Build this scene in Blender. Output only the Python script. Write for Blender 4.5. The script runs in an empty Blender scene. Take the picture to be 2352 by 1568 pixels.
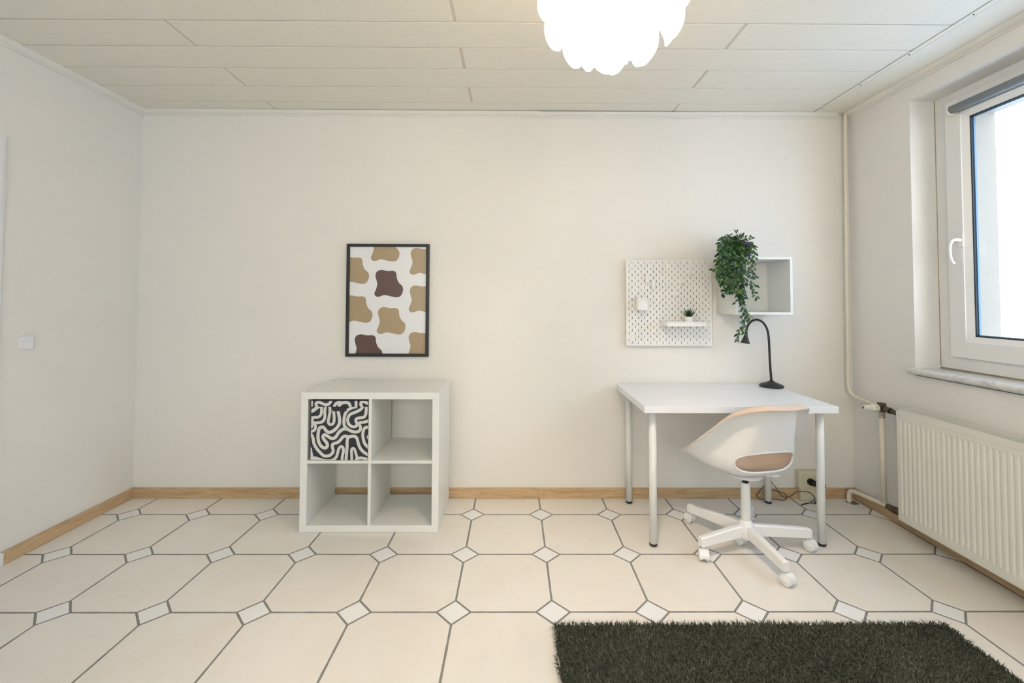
import bpy, bmesh, math, random
import numpy as np
from mathutils import Vector, Matrix
random.seed(7)
C = bpy.context.scene.collection
SC = bpy.context.scene
PI = math.pi

# ------------------------------------------------------------------ camera
F_PX, PX, PY = 1003.2176, 1186.8, 660.48
YAW, PITCH, ROLL = 0.0057, 0.0291, 0.0029
CAM = Vector((2.4602, -2.8722, 1.2781))
def cam_axes():
    cy, sy, cp, sp = math.cos(YAW), math.sin(YAW), math.cos(PITCH), math.sin(PITCH)
    fwd = Vector((sy*cp, cy*cp, sp)); right = Vector((cy, -sy, 0)); up = right.cross(fwd)
    cr, sr = math.cos(ROLL), math.sin(ROLL)
    return cr*right+sr*up, -sr*right+cr*up, fwd
AR, AU, AF = cam_axes()
cd = bpy.data.cameras.new('camera'); cam = bpy.data.objects.new('camera', cd); C.objects.link(cam)
cd.sensor_width = 36; cd.sensor_fit = 'HORIZONTAL'; cd.lens = F_PX/2352*36
cd.shift_x = (1176-PX)/2352; cd.shift_y = (PY-784)/2352
cd.clip_start = .02
M = Matrix.Identity(4)
for i in range(3):
    M[i][0] = AR[i]; M[i][1] = AU[i]; M[i][2] = -AF[i]; M[i][3] = CAM[i]
cam.matrix_world = M
SC.camera = cam
def at(u, v, ax, val):
    "point of the room on the plane axis=val that the photo shows at pixel u,v (used to take measures)"
    d = AR*((u-PX)/F_PX) - AU*((v-PY)/F_PX) + AF
    return CAM + d*((val-CAM[ax])/d[ax])

# ------------------------------------------------------------------ world, daylight, exposure
w = bpy.data.worlds.new('world'); SC.world = w; w.use_nodes = True
SKY_E, SKY_S = (3.9, 4.9, 6.8), (5.3, 5.05, 4.75)     # sky seen through the right window / through the added fill window behind
LAMP_COL, LAMP_W = (1, .83, .67), 78
_t = w.node_tree; bg = _t.nodes['Background']; bg.inputs[1].default_value = 1.0
_g = _t.nodes.new('ShaderNodeTexCoord'); _s = _t.nodes.new('ShaderNodeSeparateXYZ'); _t.links.new(_g.outputs['Generated'], _s.inputs[0])
_a = _t.nodes.new('ShaderNodeMath'); _a.operation = 'ADD'; _t.links.new(_s.outputs[0], _a.inputs[0]); _h = _t.nodes.new('ShaderNodeMath'); _h.operation = 'MULTIPLY'; _h.inputs[1].default_value = .5; _t.links.new(_s.outputs[1], _h.inputs[0]); _t.links.new(_h.outputs[0], _a.inputs[1])
_m = _t.nodes.new('ShaderNodeMapRange'); _m.inputs[1].default_value = -.15; _m.inputs[2].default_value = .2; _m.interpolation_type = 'SMOOTHSTEP'
_t.links.new(_a.outputs[0], _m.inputs[0])
_x = _t.nodes.new('ShaderNodeMix'); _x.data_type = 'RGBA'; _x.inputs[6].default_value = (*SKY_S, 1); _x.inputs[7].default_value = (*SKY_E, 1)
_t.links.new(_m.outputs[0], _x.inputs[0]); _t.links.new(_x.outputs[2], bg.inputs[0])
SC.view_settings.view_transform = 'Standard'
try: SC.view_settings.look = 'None'
except Exception: pass
SC.view_settings.exposure = 0.06; SC.view_settings.gamma = 1; SC.view_settings.use_curve_mapping = False
def portal(name, loc, rot, sx, sy):
    l = bpy.data.lights.new(name, 'AREA'); l.shape = 'RECTANGLE'; l.size = sx; l.size_y = sy
    l.cycles.is_portal = True
    o = bpy.data.objects.new(name, l); o.location = loc; o.rotation_euler = rot; C.objects.link(o)
W, H = 4.683, 2.524          # room width, height of the panelled ceiling
YR = -4.6                    # wall behind the camera
TH = .30
WY0, WY1, WZ0, WZ1 = -.455, -2.30, .905, 2.405      # window on the right
RX0, RX1, RZ0, RZ1 = .70, 3.9, .80, 2.35            # fill window added in the wall behind
portal('window_daylight', (W+.31, (WY0+WY1)/2, (WZ0+WZ1)/2), (0, PI/2, 0), WZ1-WZ0, WY0-WY1)
portal('rear_fill_daylight', ((RX0+RX1)/2, YR-.31, (RZ0+RZ1)/2), (PI/2, 0, 0), RX1-RX0, RZ1-RZ0)  # sky portal for the added rear window, fills the room from behind
LAMP = Vector((2.752, -1.60, 0))

# ------------------------------------------------------------------ materials
def nt(name):
    m = bpy.data.materials.new(name); m.use_nodes = True
    t = m.node_tree; return m, t, t.nodes['Principled BSDF']
def N(t, kind, **kw):
    n = t.nodes.new(kind)
    for k, v in kw.items(): setattr(n, k, v)
    return n
def math_n(t, op, a, b=None, c=None):
    n = N(t, 'ShaderNodeMath', operation=op)
    for i, x in enumerate((a, b, c)):
        if x is None: continue
        if isinstance(x, (int, float)): n.inputs[i].default_value = x
        else: t.links.new(x, n.inputs[i])
    return n.outputs[0]
def mixc(t, fac, a, b):
    n = N(t, 'ShaderNodeMix', data_type='RGBA')
    if isinstance(fac, (int, float)): n.inputs[0].default_value = fac
    else: t.links.new(fac, n.inputs[0])
    for i, x in ((6, a), (7, b)):
        if isinstance(x, tuple): n.inputs[i].default_value = (*x, 1)
        else: t.links.new(x, n.inputs[i])
    return n.outputs[2]
def noise(t, scale, stretch=(1, 1, 1), detail=3, rough=.5, coord='Position', dist=0):
    if coord == 'Position': src = N(t, 'ShaderNodeNewGeometry').outputs['Position']
    else: src = N(t, 'ShaderNodeTexCoord').outputs['Object']
    mp = N(t, 'ShaderNodeMapping'); mp.inputs['Scale'].default_value = stretch
    t.links.new(src, mp.inputs[0])
    n = N(t, 'ShaderNodeTexNoise'); n.inputs['Scale'].default_value = scale
    n.inputs['Detail'].default_value = detail; n.inputs['Roughness'].default_value = rough
    n.inputs['Distortion'].default_value = dist
    t.links.new(mp.outputs[0], n.inputs['Vector']); return n.outputs[0]
def ramp(t, fac, stops):
    r = N(t, 'ShaderNodeValToRGB'); e = r.color_ramp.elements
    while len(e) < len(stops): e.new(.5)
    for i, (p, c) in enumerate(stops):
        e[i].position = p; e[i].color = (*c, 1) if isinstance(c, tuple) else (c, c, c, 1)
    t.links.new(fac, r.inputs[0]); return r.outputs[0]
def bump(t, b, h, strength, dist=.001):
    n = N(t, 'ShaderNodeBump'); n.inputs['Strength'].default_value = strength; n.inputs['Distance'].default_value = dist
    t.links.new(h, n.inputs['Height']); t.links.new(n.outputs[0], b.inputs['Normal'])
def plain(name, col, rough=.5, metal=0, spec=.5, vary=.03, vscale=9, bstr=0, bscale=300):
    m, t, b = nt(name)
    b.inputs['Roughness'].default_value = rough; b.inputs['Metallic'].default_value = metal
    b.inputs['Specular IOR Level'].default_value = spec
    n = noise(t, vscale)
    lo = tuple(c*(1-vary) for c in col); hi = tuple(min(1, c*(1+vary)) for c in col)
    t.links.new(mixc(t, n, lo, hi), b.inputs['Base Color'])
    if bstr: bump(t, b, noise(t, bscale), bstr)
    return m
def wall_mat(name, stretch, col=(.81, .785, .725), strength=.5):
    m, t, b = nt(name); b.inputs['Roughness'].default_value = .85; b.inputs['Specular IOR Level'].default_value = .2
    n = noise(t, 1.3, detail=2)
    t.links.new(mixc(t, n, tuple(c*.97 for c in col), tuple(c*1.02 for c in col)), b.inputs['Base Color'])
    h1 = noise(t, 75, stretch, detail=5, rough=.6)
    bump(t, b, h1, strength, .004)
    return m
def wood_mat(name, along, c1, c2, c3):
    m, t, b = nt(name); b.inputs['Roughness'].default_value = .45
    st = [14, 14, 14]; st[along] = 1.2
    n1 = noise(t, 3.2, tuple(st), detail=6, rough=.65, dist=.8)
    n2 = noise(t, 9, tuple(s*1.6 for s in st), detail=3)
    c = ramp(t, n1, [(.28, c3), (.45, c1), (.62, c2)])
    c = mixc(t, ramp(t, n2, [(.45, 0.), (.75, .5)]), c, tuple(x*.75 for x in c1))
    t.links.new(c, b.inputs['Base Color']); bump(t, b, n1, .15, .001)
    return m

M_wall = wall_mat('wallpaper', (1, 1, 2.6), strength=.28)
M_wallr = wall_mat('wallpaper_right', (1, 1, 2.6), (.81, .795, .76), .45)
M_plaster = plain('exterior_plaster', (.30, .275, .23), .95, vary=.06, vscale=60, bstr=1.0, bscale=140)
M_oak = [wood_mat('oak_laminate_x', 0, (.51, .345, .185), (.61, .445, .265), (.37, .225, .11)),
         wood_mat('oak_laminate_y', 1, (.51, .345, .185), (.61, .445, .265), (.37, .225, .11))]
# ceiling boards: off-white embossed grain
def panel_mat(name, along):
    m, t, b = nt(name); b.inputs['Roughness'].default_value = .5
    st = [9, 9, 9]; st[along] = .9
    n = noise(t, 6, tuple(st), detail=5, rough=.6, dist=1.6)
    wv = ramp(t, n, [(.40, .0), (.5, 1.), (.56, .2), (.66, 1.)])
    t.links.new(mixc(t, wv, (.79, .765, .665), (.815, .79, .69)), b.inputs['Base Color'])
    bump(t, b, wv, .12, .001); return m
M_panel = [panel_mat('white_grain_x', 0), panel_mat('white_grain_y', 1)]
M_gapc = plain('groove_beige', (.42, .35, .26), .8)
M_butt = plain('joint_strip_beige', (.66, .60, .50), .6)
M_mould = plain('painted_moulding', (.78, .765, .70), .5)
# tiled floor: octagons and small squares with grey joints
def floor_mat():
    m, t, b = nt('octagon_tiles')
    g = N(t, 'ShaderNodeNewGeometry'); s = N(t, 'ShaderNodeSeparateXYZ'); t.links.new(g.outputs['Position'], s.inputs[0])
    T, tx, ty, r, gw = .4082, 2.624, -1.0418, .1715, .0112
    wob = math_n(t, 'MULTIPLY', math_n(t, 'SUBTRACT', noise(t, 16, detail=3), .5), .008)
    u = math_n(t, 'DIVIDE', math_n(t, 'SUBTRACT', s.outputs[0], tx), T)
    v = math_n(t, 'DIVIDE', math_n(t, 'SUBTRACT', s.outputs[1], ty), T)
    a = math_n(t, 'ABSOLUTE', math_n(t, 'SUBTRACT', math_n(t, 'FRACT', math_n(t, 'ADD', u, 50.5)), .5))
    c = math_n(t, 'ABSOLUTE', math_n(t, 'SUBTRACT', math_n(t, 'FRACT', math_n(t, 'ADD', v, 50.5)), .5))
    a2 = math_n(t, 'ADD', a, wob); c2 = math_n(t, 'ADD', c, wob)
    sm = math_n(t, 'ADD', a, c)
    out = math_n(t, 'GREATER_THAN', sm, r)
    line = math_n(t, 'LESS_THAN', math_n(t, 'MINIMUM', a2, c2), gw)
    d1 = math_n(t, 'MULTIPLY', out, line)
    d2 = math_n(t, 'LESS_THAN', math_n(t, 'ADD', math_n(t, 'ABSOLUTE', math_n(t, 'SUBTRACT', sm, r)), wob), gw*1.35)
    grout = math_n(t, 'MAXIMUM', d1, d2)
    cv = N(t, 'ShaderNodeCombineXYZ')
    t.links.new(math_n(t, 'FLOOR', u), cv.inputs[0]); t.links.new(math_n(t, 'FLOOR', v), cv.inputs[1])
    wn = N(t, 'ShaderNodeTexWhiteNoise', noise_dimensions='2D'); t.links.new(cv.outputs[0], wn.inputs['Vector'])
    mot = noise(t, 3.5, detail=5, rough=.65, dist=.6)
    tile = ramp(t, mot, [(.3, (.76, .71, .635)), (.55, (.80, .76, .695)), (.75, (.81, .785, .73))])
    tile = mixc(t, math_n(t, 'MULTIPLY', wn.outputs[0], .35), tile, (.77, .72, .64))
    spk = ramp(t, noise(t, 55, detail=2), [(.74, 0.), (.80, .35)])
    tile = mixc(t, spk, tile, (.5, .46, .42))
    small = mixc(t, noise(t, 8), (.80, .79, .765), (.85, .845, .82))
    col = mixc(t, out, small, tile)
    gcol = mixc(t, noise(t, 30), (.185, .18, .165), (.28, .27, .245))
    t.links.new(mixc(t, grout, col, gcol), b.inputs['Base Color'])
    t.links.new(math_n(t, 'ADD', math_n(t, 'MULTIPLY', grout, .4), math_n(t, 'ADD', .33, math_n(t, 'MULTIPLY', mot, .15))), b.inputs['Roughness'])
    b.inputs['Specular IOR Level'].default_value = .45
    bump(t, b, math_n(t, 'SUBTRACT', 1., grout), .5, .002)
    return m
M_floor = floor_mat()
M_lacq = plain('white_lacquer', (.80, .805, .76), .35, vary=.015)
M_lacqin = plain('white_foil', (.79, .79, .735), .45, vary=.015)
M_desk = plain('white_desktop', (.84, .85, .86), .3, vary=.01)
M_steelw = plain('white_powder_coat', (.80, .80, .77), .35, vary=.01)
M_plw = plain('white_plastic', (.83, .82, .80), .35, vary=.01)
M_plw2 = plain('ivory_plastic', (.78, .76, .66), .4, vary=.02)
M_black = plain('black_plastic', (.018, .018, .018), .4)
M_blackm = plain('black_metal', (.022, .024, .025), .38, metal=.2)
M_rad = plain('cream_enamel', (.77, .755, .68), .3, vary=.02)
M_pipe = plain('cream_pipe_paint', (.76, .70, .58), .35, vary=.05, vscale=20, bstr=.15, bscale=60)
M_brass = plain('tarnished_brass', (.13, .105, .07), .45, metal=.7, vary=.4, vscale=60)
M_nickel = plain('worn_nickel', (.55, .50, .42), .35, metal=.8, vary=.3, vscale=90)
M_soc = plain('cream_socket', (.66, .61, .44), .45, vary=.03)
M_upvc = plain('white_window_plastic', (.80, .80, .79), .3, vary=.01)
M_seal = plain('black_seal', (.025, .03, .035), .6)
M_spacer = plain('spacer_blue_grey', (.10, .17, .24), .4, metal=.3)
M_blind = plain('grey_blind_fabric', (.26, .28, .30), .7, vary=.05, vscale=200)
M_caulk = plain('aged_sealant', (.45, .36, .22), .8, vary=.3, vscale=40)
M_dark = plain('dark_hole', (.03, .026, .02), .9)
M_paper = plain('print_paper', (.78, .785, .79), .25, vary=.01)
M_tan = plain('tan_ink', (.37, .285, .17), .3, vary=.03)
M_brown = plain('brown_ink', (.105, .058, .05), .3, vary=.03)
M_frame = plain('black_frame', (.012, .011, .010), .45, vary=.1)
M_navy = plain('charcoal_fabric', (.030, .034, .044), .85, vary=.1, vscale=200)
M_cream = plain('cream_print', (.66, .65, .60), .85, vary=.03, vscale=200)
M_potg = plain('dark_grey_pot', (.045, .045, .05), .6)
M_soil = plain('dark_soil', (.03, .022, .015), .95, vary=.4, vscale=200)
M_label = plain('blue_grey_label', (.45, .53, .57), .6)
def leaf_mat(name, a, b_):
    m, t, b = nt(name); b.inputs['Roughness'].default_value = .38
    t.links.new(mixc(t, ramp(t, noise(t, 28, detail=1), [(.35, 0.), (.65, 1.)]), a, b_), b.inputs['Base Color'])
    b.inputs['Subsurface Weight'].default_value = 0
    return m
M_leaf = leaf_mat('vine_leaf_green', (.005, .030, .008), (.028, .092, .014))
M_leafe = leaf_mat('vine_leaf_edge', (.04, .12, .015), (.09, .18, .03))
M_stem = plain('vine_stem', (.05, .06, .025), .6)
M_succ = leaf_mat('succulent_green', (.012, .035, .015), (.035, .075, .025))
M_pile = plain('olive_pile', (.048, .053, .032), .8, vary=.5, vscale=40)
M_pile2 = plain('grey_olive_pile', (.125, .128, .090), .8, vary=.4, vscale=30)
M_back = plain('rug_backing', (.62, .60, .55), .9)
M_grate = plain('cut_tile_dark', (.16, .15, .13), .8, vary=.3, vscale=60)
def marble():
    m, t, b = nt('grey_marble'); b.inputs['Roughness'].default_value = .15
    n = noise(t, 7, (1, 1, 1), detail=8, rough=.7, dist=2.2)
    t.links.new(ramp(t, n, [(.35, (.50, .51, .49)), (.5, (.68, .68, .65)), (.62, (.60, .59, .55)), (.8, (.72, .72, .70))]), b.inputs['Base Color'])
    return m
M_marble = marble()
def glass_mat():
    m = bpy.data.materials.new('window_glass'); m.use_nodes = True; t = m.node_tree; t.nodes.clear()
    o = N(t, 'ShaderNodeOutputMaterial'); a = N(t, 'ShaderNodeBsdfTransparent'); g = N(t, 'ShaderNodeBsdfGlossy')
    g.inputs['Roughness'].default_value = .02; a.inputs[0].default_value = (.96, .98, .98, 1)
    ge = N(t, 'ShaderNodeNewGeometry'); dt = N(t, 'ShaderNodeVectorMath', operation='DOT_PRODUCT')
    t.links.new(ge.outputs['Normal'], dt.inputs[0]); t.links.new(ge.outputs['Incoming'], dt.inputs[1])
    q = math_n(t, 'POWER', math_n(t, 'SUBTRACT', 1., math_n(t, 'ABSOLUTE', dt.outputs['Value'])), 5.)
    f = math_n(t, 'ADD', .035, math_n(t, 'MULTIPLY', q, .9))
    mx = N(t, 'ShaderNodeMixShader')
    t.links.new(f, mx.inputs[0]); t.links.new(a.outputs[0], mx.inputs[1]); t.links.new(g.outputs[0], mx.inputs[2])
    t.links.new(mx.outputs[0], o.inputs[0]); return m
M_glass = glass_mat()
def petal_mat():
    m = bpy.data.materials.new('translucent_white_petal'); m.use_nodes = True; t = m.node_tree; t.nodes.clear()
    o = N(t, 'ShaderNodeOutputMaterial'); d = N(t, 'ShaderNodeBsdfDiffuse'); tr = N(t, 'ShaderNodeBsdfTranslucent')
    d.inputs[0].default_value = (.88, .87, .84, 1); tr.inputs[0].default_value = (.95, .90, .80, 1)
    mx = N(t, 'ShaderNodeMixShader'); mx.inputs[0].default_value = .6
    t.links.new(d.outputs[0], mx.inputs[1]); t.links.new(tr.outputs[0], mx.inputs[2])
    t.links.new(mx.outputs[0], o.inputs[0]); return m
M_petal = petal_mat()
def emit_mat(name, col, s):
    m, t, b = nt(name); b.inputs['Base Color'].default_value = (*col, 1)
    b.inputs['Emission Color'].default_value = (*col, 1); b.inputs['Emission Strength'].default_value = s; return m
M_bulb = emit_mat('lit_bulb', (1, .88, .72), 10)

# ------------------------------------------------------------------ mesh helpers
def world_of(o):
    m = o.matrix_basis.copy()
    if o.parent: m = world_of(o.parent) @ o.matrix_parent_inverse @ m
    return m
class MB:
    def __init__(s): s.v = []; s.f = []; s.m = []; s.sm = []
    def add(s, vs, fs, mi=0, smooth=False):
        o = len(s.v); s.v += [tuple(v) for v in vs]
        for f in fs: s.f.append([i+o for i in f]); s.m.append(mi); s.sm.append(smooth)
        return s
    def box(s, x0, x1, y0, y1, z0, z1, mi=0, bev=0):
        if x0 > x1: x0, x1 = x1, x0
        if y0 > y1: y0, y1 = y1, y0
        if z0 > z1: z0, z1 = z1, z0
        if bev <= 0:
            vs = [(x, y, z) for x in (x0, x1) for y in (y0, y1) for z in (z0, z1)]
            return s.add(vs, [(0, 1, 3, 2), (4, 6, 7, 5), (0, 4, 5, 1), (2, 3, 7, 6), (0, 2, 6, 4), (1, 5, 7, 3)], mi)
        bm = bmesh.new(); bmesh.ops.create_cube(bm, size=1)
        for v in bm.verts: v.co = Vector(((x0+x1)/2+v.co.x*(x1-x0), (y0+y1)/2+v.co.y*(y1-y0), (z0+z1)/2+v.co.z*(z1-z0)))
        bev = min(bev, .45*min(x1-x0, y1-y0, z1-z0))
        bmesh.ops.bevel(bm, geom=bm.edges[:], offset=bev, segments=2, affect='EDGES', profile=.6)
        s.addbm(bm, mi); return s
    def addbm(s, bm, mi=0, smooth=False):
        bm.verts.ensure_lookup_table(); bm.verts.index_update()
        s.add([v.co[:] for v in bm.verts], [[v.index for v in f.verts] for f in bm.faces], mi, smooth); bm.free()
    def lathe(s, prof, c=(0, 0, 0), axis=(0, 0, 1), n=32, mi=0, smooth=True, cap=True):
        ax = Vector(axis).normalized(); c = Vector(c)
        e1 = ax.orthogonal().normalized(); e2 = ax.cross(e1)
        vs = []
        for r, h in prof:
            for k in range(n):
                a = 2*PI*k/n; vs.append(c+ax*h+(e1*math.cos(a)+e2*math.sin(a))*r)
        fs = [(i*n+k, i*n+(k+1) % n, (i+1)*n+(k+1) % n, (i+1)*n+k) for i in range(len(prof)-1) for k in range(n)]
        s.add(vs, fs, mi, smooth)
        if cap:
            o = len(s.v)-len(vs)
            for i in (0, len(prof)-1):
                if prof[i][0] > 1e-5: s.f.append([o+i*n+k for k in range(n)]); s.m.append(mi); s.sm.append(False)
        return s
    def tube(s, pts, r, n=12, mi=0, cap=True, smooth=True):
        pts = [Vector(p) for p in pts]; L = len(pts); rr = r if hasattr(r, '__len__') else [r]*L
        tg = [(pts[min(i+1, L-1)]-pts[max(i-1, 0)]).normalized() for i in range(L)]
        e = tg[0].orthogonal().normalized(); vs = []
        for i in range(L):
            e = (e-tg[i]*e.dot(tg[i])).normalized(); f = tg[i].cross(e)
            for k in range(n):
                a = 2*PI*k/n; vs.append(pts[i]+(e*math.cos(a)+f*math.sin(a))*rr[i])
        fs = [(i*n+k, i*n+(k+1) % n, (i+1)*n+(k+1) % n, (i+1)*n+k) for i in range(L-1) for k in range(n)]
        if cap: fs += [tuple(range(n)), tuple((L-1)*n+k for k in range(n))]
        return s.add(vs, fs, mi, smooth)
    def prism(s, poly, o, e1, e2, d, mi=0, smooth=False):
        "polygon in the plane o+e1,e2 thickened along d"
        o, e1, e2, d = Vector(o), Vector(e1), Vector(e2), Vector(d); n = len(poly)
        vs = [o+e1*a+e2*b for a, b in poly]; vs += [v+d for v in vs]
        s.add(vs, [tuple(range(n)), tuple(range(n, 2*n))], mi)
        s.add(vs, [(i, (i+1) % n, n+(i+1) % n, n+i) for i in range(n)], mi, smooth); return s
    def build(s, name, mats, parent=None, loc=None):
        me = bpy.data.meshes.new(name); L = Vector(loc) if loc else Vector()
        me.from_pydata([tuple(Vector(v)-L) for v in s.v], [], s.f)
        if not isinstance(mats, (list, tuple)): mats = [mats]
        for m in mats: me.materials.append(m)
        me.polygons.foreach_set('material_index', s.m); me.polygons.foreach_set('use_smooth', s.sm)
        bm = bmesh.new(); bm.from_mesh(me); bmesh.ops.recalc_face_normals(bm, faces=bm.faces); bm.to_mesh(me); bm.free()
        me.update()
        o = bpy.data.objects.new(name, me); C.objects.link(o); o.location = L
        if parent:
            o.parent = parent; o.matrix_parent_inverse = world_of(parent).inverted()
        return o
def thing(name, label, cat, loc=(0, 0, 0), rz=0, group=None):
    o = bpy.data.objects.new(name, None); C.objects.link(o); o.location = loc; o.rotation_euler = (0, 0, rz)
    o.empty_display_size = .05
    return tag(o, label, cat, group)
def tag(o, label, cat, group=None):
    o['label'] = label; o['category'] = cat
    if group: o['group'] = group
    return o
def struct(o, label=None):
    o['kind'] = 'structure'
    if label: o['label'] = label
    return o
def cr(pts, n=8, closed=False):
    "smooth curve through points"
    P = [np.array(p, float) for p in pts]; L = len(P); out = []
    rng = range(L) if closed else range(L-1)
    for i in rng:
        if closed: a, b, c, d = P[(i-1) % L], P[i], P[(i+1) % L], P[(i+2) % L]
        else: a, b, c, d = P[max(i-1, 0)], P[i], P[i+1], P[min(i+2, L-1)]
        for k in range(n):
            t = k/n; out.append(.5*((2*b)+(-a+c)*t+(2*a-5*b+4*c-d)*t*t+(-a+3*b-3*c+d)*t**3))
    if not closed: out.append(P[-1])
    return out
def clip(poly, x0, x1, y0, y1):
    for ax, val, sg in ((0, x0, 1), (0, x1, -1), (1, y0, 1), (1, y1, -1)):
        out = []
        for i in range(len(poly)):
            p, q = poly[i-1], poly[i]; dp = (p[ax]-val)*sg; dq = (q[ax]-val)*sg
            if (dp >= 0) != (dq >= 0):
                t = dp/(dp-dq); out.append((p[0]+(q[0]-p[0])*t, p[1]+(q[1]-p[1])*t))
            if dq >= 0: out.append((q[0], q[1]))
        poly = out
        if not poly: return []
    return poly

# ================================================================== THE ROOM
struct(MB().box(-.3, W+.3, YR-.3, .3, -.12, 0).build('floor', M_floor), 'cream octagonal floor tiles with small square insets and grey joints')
struct(MB().box(-.3, W+.3, 0, TH, 0, H+.1).build('wall_back', M_wall), 'off-white papered wall behind the desk and cube shelf')
struct(MB().box(-TH, 0, YR-.3, 0, 0, H+.1).build('wall_left', M_wall))
b = MB()      # right wall around the window, with an outer jamb set further in
b.box(W, W+.30, WY0, 0, 0, H+.1); b.box(W, W+.30, YR, WY1, 0, H+.1)
b.box(W, W+.30, WY1, WY0, 0, WZ0-.035); b.box(W, W+.30, WY1, WY0, WZ1, H+.1)
struct(b.build('wall_right', M_wallr))
b = MB()
b.box(W+.185, W+.31, WY0-.155, WY0, WZ0-.03, WZ1); b.box(W+.185, W+.31, WY1, WY1+.155, WZ0-.03, WZ1)
b.box(W+.185, W+.31, WY1, WY0, WZ1-.13, WZ1); b.box(W+.185, W+.33, WY1, WY0, WZ0-.035, WZ0+.02)
struct(b.build('trim_1', M_plaster), 'rough white plaster of the outer window reveal')
b = MB()
b.box(-.3, RX0, YR-.3, YR, 0, H+.1); b.box(RX1, W+.3, YR-.3, YR, 0, H+.1)
b.box(RX0, RX1, YR-.3, YR, 0, RZ0); b.box(RX0, RX1, YR-.3, YR, RZ1, H+.1)
struct(b.build('wall_front', M_wall))

# ceiling of long panels, 20 cm wide and 2.6 m long with staggered butt joints
b = MB()
b.box(-.3, W+.3, YR-.3, .3, H+.012, H+.12, 2)
XE = 4.4325
ys = [-.0] + [-.145-.2005*i for i in range(24)]
for i in range(len(ys)-1):
    y1, y0 = ys[i], ys[i+1]
    if y1 < YR: break
    xs = [.0, .892, 3.502, XE] if i % 2 == 0 else [.0, 2.189, XE]
    for k in range(len(xs)-1):
        xa = xs[k]+(.007 if k else 0); xb = xs[k+1]-(.007 if k < len(xs)-2 else .004)
        b.box(xa, xb, y0+.0026, y1-.0026, H, H+.011, 0, .0038)
        if k: b.box(xa-.0145, xa+.0005, y0+.002, y1-.002, H+.0035, H+.011, 4)
b.box(XE+.0025, XE+.032, YR, 0, H-.0015, H+.0095, 1, .0008)
b.box(XE+.036, W, YR, 0, H, H+.0095, 1, .0008)
b.box(XE-.004, XE+.042, YR, 0, H+.0096, H+.0118, 3)
for i in range(14):
    y = -.095-.31*i
    b.lathe([(.0035, 0), (.0035, .002)], (XE+.017, y, H-.0030), n=10, mi=3)
struct(b.build('ceiling', [M_panel[0], M_panel[1], M_gapc, M_dark, M_butt]), 'off-white grained ceiling panels with thin joints')
# coving
def cove(pts_a, pts_b, inward, n=8):
    prof = []
    for k in range(n+1):
        t = k/n; a = t*PI/2
        prof.append((.040*t+.004*math.sin(2*a), -.024*(1-t)-.0035*math.sin(2*a)))
    prof = [(0, 0), (.0012, -.001), (.0012, -.0255), (.004, -.0275)]+prof[1:]+[(.042, -.002), (.042, 0)]
    A, B, I = Vector(pts_a), Vector(pts_b), Vector(inward)
    return prof, A, B, I
def add_cove(name, A, B, inward):
    prof, A, B, I = cove(A, B, inward)
    b = MB(); n = len(prof)
    vs = [A+I*p+Vector((0, 0, q)) for p, q in prof]+[B+I*p+Vector((0, 0, q)) for p, q in prof]
    b.add(vs, [(i, (i+1) % n, n+(i+1) % n, n+i) for i in range(n)]+[tuple(range(n)), tuple(range(n, 2*n))], 0)
    return struct(b.build(name, M_mould))
XJ = at(1236, 270, 1, 0)[0]
add_cove('trim_2', (0, 0, H), (XJ, 0, H-.004), (0, -1, 0))
add_cove('trim_3', (XJ, -.0015, H-.0065), (4.60, 0, H), (0, -1, 0))
add_cove('trim_4', (0, 0, H), (0, YR, H), (1, 0, 0))
add_cove('trim_5', (W, -.02, H), (W, YR, H), (-1, 0, 0))
# baseboards
HB, TB = .0648, .014
XB = at(1249, 1130, 1, -.012)[0]
b = MB(); b.box(0, XB-.0005, -TB, 0, 0, HB, 0, .002); b.box(XB+.0005, W, -TB, 0, 0, HB, 0, .002)
struct(b.build('baseboard_back', M_oak[0]), 'light oak baseboard along the back wall')
struct(MB().box(0, TB, -.7255, 0, 0, HB, 0, .002).build('baseboard_left', M_oak[1]))
struct(MB().box(W-TB, W, YR, 0, 0, HB, 0, .002).build('baseboard_right', M_oak[1]))
# door casing on the left wall, just entering the photo
b = MB()
b.box(0.0005, .012, -.84, -.772, .0605, 1.9995, 0, .003); b.box(0.0005, .012, -1.72, -1.652, 0, 1.9995, 0, .003)
b.box(0.0005, .012, -1.72, -.772, 2.0, 2.066, 0, .003); b.box(.012, .016, -.83, -.785, .0605, 2.045, 0, .002)
b.box(0.0005, .016, -.84, -.7262, 0, .060, 0, .002)
dr = struct(b.build('door_1', M_upvc), 'white door and casing at the left edge')
MB().box(0, .008, -1.652, -.84, .005, 2.0, 0, .003).build('door_panel', M_upvc, dr)
hb = MB(); hb.box(.008, .014, -1.61, -1.57, .95, 1.15, 0, .003); hb.tube([(.012, -1.59, 1.07), (.055, -1.59, 1.07), (.06, -1.58, 1.07), (.06, -1.47, 1.07)], .009)
hb.build('door_handle', M_nickel, dr)

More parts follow.
